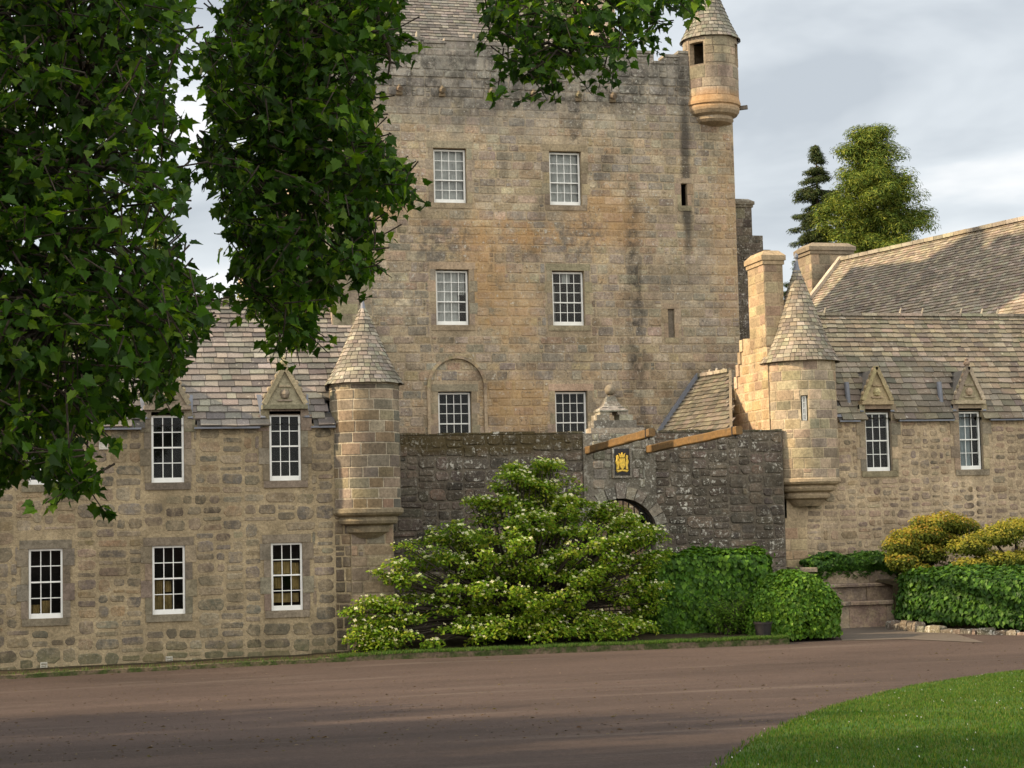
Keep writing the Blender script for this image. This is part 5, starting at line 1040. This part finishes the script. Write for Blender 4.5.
# ---------------------------------------------------------------- ivy and clipped bushes
def shell(name, label, cat, loc, surf, n, size, cols, mat='leaf_ivy', core=None, shape=IVY, hang=True, up=0.25, layers=0.10):
    """a leafy mass: surf() returns a random (point, normal) on its surface"""
    t_ = thing(name, label, cat, loc); P, N_, T_ = [], [], []
    for _ in range(n):
        p, nn = surf(); p = np.array(p); nn = np.array(nn, dtype=float); d_ = R.random() ** 1.6 * layers * 2.6 - layers * 0.3
        b = 0.05 * noise3(p, 2.2, 1) + 0.03 * noise3(p, 6, 3)
        if R.random() < 0.03: d_ -= R.uniform(0.04, 0.16)
        P.append(p - nn * d_ + nn * b); N_.append(nn + np.array([0, 0, up]) + rng.normal(size=3) * (0.38 if cat != 'bush' else 0.5)); T_.append(np.array([0, 0, -1.0]) if hang else rng.normal(size=3))
    V_, C_ = leaf_batch(np.array(P), np.array(N_), rng.uniform(0.7, 1.3, n) * size, shape, cols, 0.28, 0.2, np.array(T_)); fast_mesh('leaves', V_, C_, M[mat], t_)
    if core: core(t_)
    return t_
IV = [(0.034, 0.088, 0.010), (0.046, 0.108, 0.012), (0.022, 0.058, 0.008), (0.075, 0.15, 0.018), (0.028, 0.07, 0.010)]
def box_surf(x0, x1, y0, y1, z0, z1, rnd=0.25):
    ar = [('f', (x1 - x0) * (z1 - z0)), ('t', (x1 - x0) * (y1 - y0)), ('l', (y1 - y0) * (z1 - z0)), ('r', (y1 - y0) * (z1 - z0)), ('b', (x1 - x0) * (z1 - z0) * 0.5)]
    tot = sum(a for _, a in ar)
    def f():
        r = R.random() * tot
        for k, a in ar:
            if r < a: break
            r -= a
        x, y, z = R.uniform(x0, x1), R.uniform(y0, y1), R.uniform(z0, z1); nn = {'f': (0, -1, 0), 't': (0, 0, 1), 'l': (-1, 0, 0), 'r': (1, 0, 0), 'b': (0, 1, 0)}[k]
        if k == 'f': y = y0
        if k == 't': z = z1
        if k == 'l': x = x0
        if k == 'r': x = x1
        if k == 'b': y = y1
        # pull the arrises in so that edges are soft
        c = np.array([(x0 + x1) / 2, (y0 + y1) / 2, (z0 + z1) / 2 - 0.2]); h = np.array([(x1 - x0) / 2, (y1 - y0) / 2, (z1 - z0) / 2 + 0.2]); q = (np.array([x, y, z]) - c) / h
        inn = np.clip(np.abs(q), 0, 1); e_ = sum(max(0, i - (1 - rnd / hh)) * hh for i, hh in zip(inn, h)); n_ = np.array(nn, float)
        return np.array([x, y, z]) - n_ * 0.0 - (q * np.array([1, 1, 1])) * max(0, e_ - rnd) * 0.45, n_ + q * np.clip(np.abs(q) - 0.7, 0, 1) * 1.5
    return f
def twig_core(x0, x1, y0, y1, z0, z1, n=90):
    def f(t_):
        m = MB()
        for _ in range(n):
            a = (R.uniform(x0, x1), R.uniform(y0, y1), z0); b = (a[0] + R.uniform(-0.3, 0.3), a[1] + R.uniform(-0.3, 0.3), R.uniform(z0 + (z1 - z0) * 0.5, z1)); b = (min(max(b[0], x0), x1), min(max(b[1], y0), y1), b[2]); m.tube([a, b], [0.035, 0.012], 4, cap=False)
        m.build('stems', M['bark'], t_)
    return f
shell('ivy_hedge', 'square topped ivy hedge between the flowering shrub and the round bush', 'hedge', (18.8, 52.5, -3.4), box_surf(16.9, 20.55, 51.3, 53.6, -3.45, -1.02, 0.16), 21000, 0.125, [(min(1, a * 1.55), b * 1.5, c * 1.2) for a, b, c in IV], core=twig_core(17.2, 20.2, 51.8, 53.2, -3.4, -1.3))
def dome(cx, cy, cz, rx, ry, rz, flat=1.0):
    def f():
        v = rvec(); 
        while v[2] < -0.25: v = rvec()
        k = np.sign(v) * np.abs(v) ** 0.85; k /= np.linalg.norm(k) ** 0.6
        return np.array([cx, cy, cz]) + k * np.array([rx, ry, rz]), v / np.array([rx, ry, rz]) * min(rx, ry, rz)
    return f
shell('round_bush', 'rounded clipped bright green bush at the end of the kerb', 'bush', (20.6, 49.7, -3.5), dome(20.58, 49.75, -3.0, 1.36, 1.15, 1.40), 17000, 0.095, [(0.065, 0.15, 0.012), (0.085, 0.175, 0.014), (0.045, 0.11, 0.010), (0.12, 0.21, 0.02)], mat='leaf_ivy', core=twig_core(19.9, 21.4, 49.2, 50.3, -3.5, -2.1, 60), up=0.35)
def topwall():
    x = R.uniform(23.2, 26.3); t = R.random(); return ((x, 54.45 - 0.02, -1.35 - 0.5 * t + 0.08 * math.sin(x * 5)) if R.random() < 0.55 else (x, R.uniform(54.45, 55.3), -1.28 + 0.1 * math.sin(x * 4))), ((0, -1, 0.3) if t < 0.5 else (0, -0.4, 1))
shell('ivy_mat', 'strip of ivy spilling over the top of the stone steps', 'ivy', (24.7, 54.8, -1.8), topwall, 6500, 0.11, IV)
# ivy bank with stone edging
BK = [(25.6, 53.7), (25.05, 52.5), (25.15, 50.8), (26.1, 48.9), (27.6, 47.2), (29.2, 46.0), (32, 45.2), (35, 45.0)]
def bank():
    k = R.randrange(len(BK) - 1); t = R.random(); x, y = BK[k][0] + (BK[k + 1][0] - BK[k][0]) * t, BK[k][1] + (BK[k + 1][1] - BK[k][1]) * t
    d_ = Vector((BK[k + 1][1] - BK[k][1], -(BK[k + 1][0] - BK[k][0]))).normalized(); nx, ny = (d_.x, d_.y); nx, ny = (nx, ny) if ny < 0 or nx < 0 else (-nx, -ny)
    u = R.random() * 3.4; z0 = -3.15 - 0.2 * sstep((x - 25) / 3)
    if u < 1.75: return (x - nx * (0.12 + u * 0.16), y - ny * (0.12 + u * 0.16), z0 + u * 0.72), (nx, ny, 0.35)
    v = (u - 1.75); return (x - nx * (0.4 + v * 2.2), y - ny * (0.4 + v * 2.2), z0 + 1.26 + min(v, 0.9) * 0.3), (nx * 0.3, ny * 0.3, 1)
shell('ivy_bank', 'dark green ivy covered bank below the golden shrubs', 'ivy', (27.5, 50, -3.4), bank, 31000, 0.125, IV, layers=0.14)
def leftend():
    z = R.uniform(-3.0, -1.75); y = R.uniform(51.6, 54.3); return (24.35 + 0.1 * math.sin(y * 4), y, z), (-1, -0.5, 0.2)
m = MB()
for (a, b) in zip(BK[:-1], BK[1:]):
    L_ = math.hypot(b[0] - a[0], b[1] - a[1]); s_ = 0.0
    while s_ < L_ - 0.05:
        d_ = min(R.uniform(0.25, 0.6), L_ - s_); t = (s_ + d_ / 2) / L_; x, y = a[0] + (b[0] - a[0]) * t, a[1] + (b[1] - a[1]) * t; ang_ = math.atan2(b[1] - a[1], b[0] - a[0]); h = R.uniform(0.08, 0.20) + 0.28 * (1 - sstep((x - 24.3) / 1.5)); zg = G(x, y)
        ca, sa = math.cos(ang_), math.sin(ang_); q = []
        for zz, sc in ((zg - 0.1, 1.0), (zg + h * 0.7, 0.95), (zg + h, 0.7)):
            for sx_, sy_ in ((-1, -1), (1, -1), (1, 1), (-1, 1)): lx_, ly_ = sx_ * d_ / 2 * sc * 0.97, sy_ * 0.2 * sc + R.uniform(-0.02, 0.02); q.append((x + lx_ * ca - ly_ * sa, y + lx_ * sa + ly_ * ca, zz + R.uniform(-0.02, 0.02)))
        m.faces(q, [(0, 1, 5, 4), (1, 2, 6, 5), (2, 3, 7, 6), (3, 0, 4, 7), (4, 5, 9, 8), (5, 6, 10, 9), (6, 7, 11, 10), (7, 4, 8, 11), (8, 9, 10, 11)], pick([(0.15, 0.12, 0.09), (0.19, 0.15, 0.11), (0.10, 0.09, 0.065)])); s_ += d_
tag(m.build('stone_edging', M['stone_gate']), 'row of rough low stones edging the foot of the ivy bank', 'edging')
# earth inside the bank
m = MB(); inn = [(x + 0.35, y + 0.5) for x, y in BK]; 
for (a, b) in zip(inn[:-1], inn[1:]): m.poly([(a[0], a[1], -3.7), (b[0], b[1], -3.7), (b[0], b[1] + 0.1, -2.2), (a[0], a[1] + 0.1, -2.2)]); m.poly([(a[0], a[1] + 0.1, -2.2), (b[0], b[1] + 0.1, -2.2), (b[0], 55.55, -2.0), (a[0], 55.55, -2.0)])
m.poly([(inn[0][0], inn[0][1], -3.7), (inn[0][0], 55.55, -3.7), (inn[0][0], 55.55, -2.0), (inn[0][0], inn[0][1], -2.2)])
tag(m.build('bank_earth', M['soil']), kind='structure')
# golden shrubs: flat-topped pads of fine foliage, ochre where the new growth is
def pads(name, label, loc, plist, cols_top, cols_low, n):
    t_ = thing(name, label, 'shrub', loc); P, N_, C_ = [], [], []; m = MB(); tot = sum(a * b for *_, a, b in [(p[3], p[4]) for p in plist])
    for (x, y, z, rx, rz) in plist:
        m.tube([loc, tuple(Vector(loc).lerp(Vector((x, y, z)), 0.6)), (x, y, z)], [0.07, 0.05, 0.02], 6, cap=False)
        for _ in range(int(n * rx * rz / tot)):
            v = rvec(); p = np.array([x, y, z]) + v * np.array([rx, rx * 0.85, rz]) * (0.66 + 0.42 * R.random() ** 1.5) ; p += v * 0.06 * noise3(p, 7, 2)
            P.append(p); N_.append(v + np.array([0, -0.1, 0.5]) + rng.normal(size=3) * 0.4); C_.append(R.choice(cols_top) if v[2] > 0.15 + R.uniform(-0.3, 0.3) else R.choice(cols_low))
    m.build('branches', M['bark'], t_)
    V_, _c = leaf_batch(np.array(P), np.array(N_), rng.uniform(0.06, 0.12, len(P)), OVAL, [(1, 1, 1)], 0.0, 0.1); fast_mesh('foliage', V_, np.repeat(np.array(C_), 2, axis=0) * rng.uniform(0.8, 1.2, (len(V_), 1)), M['leaf_shrub'], t_); return t_
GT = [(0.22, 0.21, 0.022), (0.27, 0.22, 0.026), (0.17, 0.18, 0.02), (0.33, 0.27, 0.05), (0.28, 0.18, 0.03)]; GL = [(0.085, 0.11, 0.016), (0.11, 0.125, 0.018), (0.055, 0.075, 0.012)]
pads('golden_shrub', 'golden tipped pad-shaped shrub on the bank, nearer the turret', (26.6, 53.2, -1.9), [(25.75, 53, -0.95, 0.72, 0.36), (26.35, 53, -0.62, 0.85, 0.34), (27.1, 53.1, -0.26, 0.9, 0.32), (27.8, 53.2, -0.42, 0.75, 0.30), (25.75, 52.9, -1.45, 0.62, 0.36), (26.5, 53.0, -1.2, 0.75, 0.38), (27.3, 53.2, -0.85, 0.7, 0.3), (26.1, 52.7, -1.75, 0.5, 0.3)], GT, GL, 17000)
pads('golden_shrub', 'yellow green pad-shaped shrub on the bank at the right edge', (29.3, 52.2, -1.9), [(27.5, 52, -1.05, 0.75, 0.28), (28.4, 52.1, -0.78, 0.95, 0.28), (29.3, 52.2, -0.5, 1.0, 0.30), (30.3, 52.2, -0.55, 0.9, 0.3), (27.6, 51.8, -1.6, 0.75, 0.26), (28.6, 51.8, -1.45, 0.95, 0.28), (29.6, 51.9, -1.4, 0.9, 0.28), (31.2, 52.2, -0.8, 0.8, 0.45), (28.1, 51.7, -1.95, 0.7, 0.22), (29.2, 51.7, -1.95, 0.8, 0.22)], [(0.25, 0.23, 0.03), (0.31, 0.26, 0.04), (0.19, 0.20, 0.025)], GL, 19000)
# fern-like plant and plant pot in front of the hedge
fp_ = thing('leafy_plant', 'light green feathery plant in front of the ivy hedge', 'plant', (18.9, 50.3, -3.4)); P, N_, T_ = [], [], []; m = MB()
for k in range(70):
    a = R.uniform(0, 6.283); ln = R.uniform(0.6, 1.25); b = Vector((18.75 + R.uniform(-0.25, 0.5), 50.25 + R.uniform(-0.2, 0.2), -3.42)); e_ = b + Vector((math.cos(a) * ln * 0.6, math.sin(a) * ln * 0.4, ln * 0.95)); m.tube([tuple(b), tuple(b.lerp(e_, 0.5) + Vector((0, 0, 0.1))), tuple(e_)], [0.012, 0.009, 0.004], 4, cap=False)
    for j in range(26): q = b.lerp(e_, 0.15 + 0.85 * R.random()); P.append(np.array(q) + rng.normal(size=3) * 0.05); N_.append(np.array([0, -0.4, 0.8]) + rng.normal(size=3) * 0.5); T_.append(np.array([math.cos(a), math.sin(a), 0.1]))
m.build('stems', M['bark'], fp_); V_, C_ = leaf_batch(np.array(P), np.array(N_), rng.uniform(0.06, 0.13, len(P)), OVAL, [(0.08, 0.16, 0.015), (0.11, 0.19, 0.02), (0.06, 0.12, 0.012)], 0.2, 0.3, np.array(T_)); fast_mesh('leaves', V_, C_, M['leaf_shrub'], fp_)
pot = thing('plant_pot', 'small black plant pot beside the round bush', 'pot', (19.25, 48.75, -3.36))
m = MB(); m.lathe(19.25, 48.75, [(0.0, -3.37), (0.20, -3.37), (0.25, -3.0), (0.27, -3.0), (0.275, -2.94), (0.24, -2.94), (0.235, -3.0), (0.0, -3.02)], 24); m.build('tub', M['pot'], pot, smooth=False)
P = np.array([(19.25 + R.uniform(-0.18, 0.18), 48.75 + R.uniform(-0.18, 0.18), -2.95 + R.uniform(0, 0.28)) for _ in range(90)]); V_, C_ = leaf_batch(P, rng.normal(size=(90, 3)) + np.array([0, 0, 1]), 0.1, OVAL, [(0.07, 0.14, 0.015), (0.10, 0.17, 0.02)]); fast_mesh('seedling', V_, C_, M['leaf_shrub'], pot)

# stone steps / mounting block at the foot of the right turret
st = thing('stone_steps', 'weathered pale stone steps below the ivy strip', 'steps', (24.5, 54.5, -3.5)); P_ST = [(0.27, 0.19, 0.145), (0.28, 0.225, 0.175), (0.20, 0.16, 0.125)]
def slab(m, x0, x1, y0, y1, z0, z1):
    x = x0
    while x < x1 - 0.05:
        d_ = min(R.uniform(0.9, 1.5), x1 - x); b = 0.025; j = R.uniform(-0.015, 0.015); c = pick(P_ST); a0, a1 = x + 0.006, x + d_ - 0.006
        m.faces([(a0, y0 + j, z0), (a1, y0 + j, z0), (a1, y1, z0), (a0, y1, z0), (a0, y0 + j, z1 - b), (a1, y0 + j, z1 - b), (a1, y0 + j + b, z1), (a0, y0 + j + b, z1), (a1, y1, z1), (a0, y1, z1)], [(0, 1, 5, 4), (4, 5, 6, 7), (7, 6, 8, 9), (1, 2, 8, 6, 5), (3, 0, 4, 7, 9)], c); x += d_
for nm, rows__ in (('riser', [(22.7, 26.2, 53.75, 55.5, -3.6, -2.82), (22.7, 26.2, 54.1, 55.5, -2.7, -2.25), (22.6, 26.2, 54.4, 55.5, -2.15, -1.75)]), ('tread', [(22.7, 26.2, 53.62, 55.5, -2.818, -2.705), (22.7, 26.2, 53.98, 55.5, -2.248, -2.155), (22.75, 23.35, 54.25, 55.5, -1.74, -1.6)])):
    for r_ in rows__: m = MB(); slab(m, *r_); m.build(nm, M['stone_right'], st)

# ================================================================== FOREGROUND TREE
tr = thing('broadleaf_tree', 'dark leafy tree overhanging the view from the upper left', 'tree', (-6.2, 11.5, G(-6.2, 11.5)))
def inpoly(x, y, pg):
    c = False; j = len(pg) - 1
    for i in range(len(pg)):
        if (pg[i][1] > y) != (pg[j][1] > y) and x < (pg[j][0] - pg[i][0]) * (y - pg[i][1]) / (pg[j][1] - pg[i][1]) + pg[i][0]: c = not c
        j = i
    return c
# boughs, as outlines at their distance from the viewer, filled through a depth of several metres
A_ = [(-160, -120), (60, -120), (130, -60), (176, -20), (174, 50), (158, 110), (172, 170), (170, 212), (152, 250), (194, 282), (198, 316), (178, 336), (168, 372), (150, 380), (126, 356), (98, 398), (80, 424), (88, 482), (60, 470), (34, 454), (0, 476), (-160, 500)]
B_ = [(215, -90), (385, -90), (398, 20), (390, 40), (368, 74), (366, 128), (388, 162), (410, 183), (372, 196), (350, 205), (378, 236), (366, 274), (336, 262), (318, 280), (322, 300), (294, 336), (280, 328), (258, 296), (246, 262), (232, 238), (224, 182), (206, 150), (218, 100), (206, 60), (226, 20)]
C_p = [(470, -90), (720, -90), (704, 8), (690, 22), (652, 42), (640, 30), (618, 64), (590, 72), (560, 84), (532, 92), (500, 72), (512, 52), (498, 28), (484, 8)]
P, N_, T_, S_ = [], [], [], []; twigs = MB(); limb_pts = []
def bough(pg, n, y0, y1, sz, gaps=()):
    xs_, ys_ = [p[0] for p in pg], [p[1] for p in pg]; k = 0
    while k < n:
        px, py = R.uniform(min(xs_), max(xs_)), R.uniform(min(ys_), max(ys_))
        if not inpoly(px, py, pg): continue
        if any(math.hypot((px - gx_) / ga, (py - gy_) / gb) < 1 for gx_, gy_, ga, gb in gaps): continue
        k += 1; c = at(px, py, R.uniform(y0, y1)); tw = Vector((R.uniform(-0.6, 1.0), R.uniform(-1, 0.6), R.uniform(-0.9, 0.05))).normalized(); ln = R.uniform(0.12, 0.24)
        if k % 3 == 0: limb_pts.append((c, pg))
        twigs.tube([tuple(c - tw * ln * 0.7), tuple(c + tw * ln * 0.6)], [0.006, 0.003], 4, cap=False)
        cl = rng.normal(size=3) * 0.4
        for j in range(R.randint(7, 10)):
            t = R.uniform(-0.6, 0.8); s_ = Vector((R.uniform(-1, 1), R.uniform(-1, 1), R.uniform(-0.6, 0.4))).normalized(); p = c + tw * ln * t + s_ * R.uniform(0.02, 0.07)
            P.append(np.array(p)); N_.append(np.array([-0.3, -0.3, 0.75]) + cl + rng.normal(size=3) * 0.4); T_.append(np.array(tw) * 0.5 + np.array(s_) * 0.7 + np.array([0, 0, -0.55])); S_.append(sz * R.uniform(0.5, 1.35))
def spray(c, tw, sz, n):
    ln = R.uniform(0.12, 0.22); twigs.tube([tuple(c - tw * ln), tuple(c + tw * ln * 0.6)], [0.006, 0.003], 4, cap=False); cl = rng.normal(size=3) * 0.4
    for j in range(n):
        s_ = Vector((R.uniform(-1, 1), R.uniform(-1, 1), R.uniform(-0.6, 0.4))).normalized(); p = c + tw * ln * R.uniform(-0.8, 0.8) + s_ * R.uniform(0.02, 0.06)
        P.append(np.array(p)); N_.append(np.array([-0.3, -0.3, 0.75]) + cl + rng.normal(size=3) * 0.4); T_.append(np.array(tw) * 0.5 + np.array(s_) * 0.7 + np.array([0, 0, -0.55])); S_.append(sz * R.uniform(0.65, 1.2))
def stragglers(pg, y0, y1, sz, n):
    for _ in range(n):
        i = R.randrange(len(pg)); a, b = pg[i], pg[(i + 1) % len(pg)]; t = R.random(); px, py = a[0] + (b[0] - a[0]) * t, a[1] + (b[1] - a[1]) * t
        if py < -40 or px < -20: continue
        c = at(px, py, R.uniform(y0, y1)); tw = Vector((R.uniform(-1, 1), R.uniform(-0.5, 0.5), R.uniform(-1.0, 0.0))).normalized()
        for k in range(R.randint(1, 3)): spray(c, tw, sz, R.randint(4, 7)); c = c + tw * 0.07
stragglers(A_, 9.6, 12.2, 0.07, 110); stragglers(B_, 11.8, 14.2, 0.074, 110); stragglers(C_p, 12.3, 13.9, 0.07, 24)
bough(A_, 2600, 9.2, 12.5, 0.067, [(112, 172, 18, 12), (120, 205, 14, 18), (62, 205, 6, 6), (25, 80, 10, 11), (140, 235, 12, 12), (150, 130, 14, 12), (90, 130, 8, 7)])
bough(B_, 1650, 11.5, 14.5, 0.070, [(236, 250, 10, 9), (246, 150, 12, 8), (328, 240, 12, 22), (262, 190, 7, 7), (372, 215, 10, 9), (395, 110, 12, 20), (310, 200, 10, 14)])
C_p = [(x, y - 15 if y > 0 else y) for x, y in C_p]
bough(C_p, 430, 12.2, 14.0, 0.070, [(660, 40, 9, 9), (668, 12, 8, 8)])
# rest of the crown, above and to the left of the picture, shading the drive
for _ in range(170):
    a = R.uniform(0, 6.283); q = R.random() ** 0.5; c = Vector((-6.5 + math.cos(a) * q * 4.5, 11.5 + math.sin(a) * q * 5.0, 2.0 + R.uniform(-0.5, 5.5)))
    px_ = (c.x * math.cos(YAW) - c.y * math.sin(YAW)) / max(0.1, c.x * math.sin(YAW) + c.y * math.cos(YAW))
    if px_ > -0.33: continue
    for j in range(10): P.append(np.array(c) + rng.normal(size=3) * 0.3); N_.append(rng.normal(size=3) * 0.5 + np.array([0, 0, 1])); T_.append(rng.normal(size=3)); S_.append(0.3)
V_, C_ = leaf_batch(np.array(P), np.array(N_), S_, MAPLE, [(0.032, 0.082, 0.008), (0.044, 0.108, 0.009), (0.022, 0.058, 0.007), (0.030, 0.075, 0.008), (0.07, 0.145, 0.012), (0.11, 0.19, 0.016)], 0.35, 0.3, np.array(T_), 0.22); fast_mesh('crown', V_, C_, M['leaf_tree'], tr)
twigs.build('twigs', M['bark'], tr)
m = MB(); z0 = G(-6.2, 11.5); m.tube([(-6.2, 11.5, z0 - 0.2), (-6.25, 11.5, z0 + 1.0), (-6.1, 11.55, 1.5), (-5.9, 11.6, 4.0), (-5.8, 11.6, 7.0)], [0.62, 0.48, 0.42, 0.34, 0.16], 14)
m.build('trunk', M['bark'], tr, smooth=True)
m = MB()
hubs = {0: [(-5.9, 11.6, 2.2), tuple(at(20, -60, 10.8)), tuple(at(90, 120, 10.8)), tuple(at(60, 320, 10.8))], 1: [(-5.9, 11.6, 3.0), tuple(at(120, -130, 12.6)), tuple(at(300, -40, 13)), tuple(at(285, 90, 13)), tuple(at(295, 240, 13))], 2: [(-5.85, 11.6, 4.2), tuple(at(200, -190, 12.8)), tuple(at(420, -110, 13)), tuple(at(580, -20, 13)), tuple(at(570, 55, 13))]}
for k, hb_ in hubs.items():
    pth = []
    for a, b in zip(hb_[:-1], hb_[1:]):
        for t in np.linspace(0, 1, 6)[:-1]: pth.append(Vector(a).lerp(Vector(b), t) + Vector((R.uniform(-0.04, 0.04), R.uniform(-0.04, 0.04), R.uniform(-0.04, 0.04))))
    pth.append(Vector(hb_[-1])); rr_ = np.linspace(0.15, 0.012, len(pth)); m.tube([tuple(p) for p in pth], list(rr_), 8)
    pg = (A_, B_, C_p)[k]
    for c, g in limb_pts:
        if g is pg and R.random() < 0.5:
            nr = min(pth[5:], key=lambda p: (p - c).length); m.tube([tuple(nr), tuple(nr.lerp(c, 0.5) + Vector((0, 0, 0.08))), tuple(c)], [0.014, 0.009, 0.004], 4, cap=False)
hang = [at(372, -10, 12.4), at(380, 30, 12.4), at(389, 48, 12.4), at(390, 62, 12.4), at(388, 76, 12.4)]; m.tube([tuple(p) for p in hang], [0.022, 0.018, 0.014, 0.01, 0.006], 6); m.tube([tuple(hang[3]), tuple(at(397, 64, 12.4)), tuple(at(402, 67, 12.4))], [0.01, 0.008, 0.004], 5)
m.build('boughs', M['bark'], tr)

# unseen trees added left of the picture to shade the drive
for (tx, ty, h, lb) in ((-13.5, 23.0, 13.0, 'tall leafy avenue tree beside the drive, left of the overhanging tree'), (-13.5, 31.5, 11.0, 'rounder leafy avenue tree nearest the left wing'), (-13.0, 15.5, 12.0, 'leafy avenue tree nearest the viewer, behind the overhanging tree')):
    z0 = G(tx, ty); t_ = thing('broadleaf_tree', lb, 'tree', (tx, ty, z0)); m = MB(); m.tube([(tx, ty, z0 - 0.2), (tx, ty, z0 + 3), (tx + 0.3, ty, z0 + h * 0.8)], [0.4, 0.3, 0.08], 10); P, N_ = [], []
    for _ in range(420):
        v = rvec(); c = np.array([tx, ty, z0 + h * 0.62]) + v * np.array([4.6, 4.8, h * 0.36]) * R.random() ** 0.4; m.tube([(tx, ty, z0 + 3 + R.random() * 2), tuple(c)], [0.05, 0.01], 4, cap=False)
        for j in range(26): P.append(c + rng.normal(size=3) * 0.38); N_.append(rng.normal(size=3) * 0.5 + np.array([0, 0, 1]))
    m.build('trunk', M['bark'], t_); V_, C_ = leaf_batch(np.array(P), np.array(N_), 0.2, MAPLE, [(0.034, 0.088, 0.010), (0.046, 0.115, 0.012), (0.024, 0.064, 0.009)], 0.3, 0.3); fast_mesh('crown', V_, C_, M['leaf_tree'], t_)
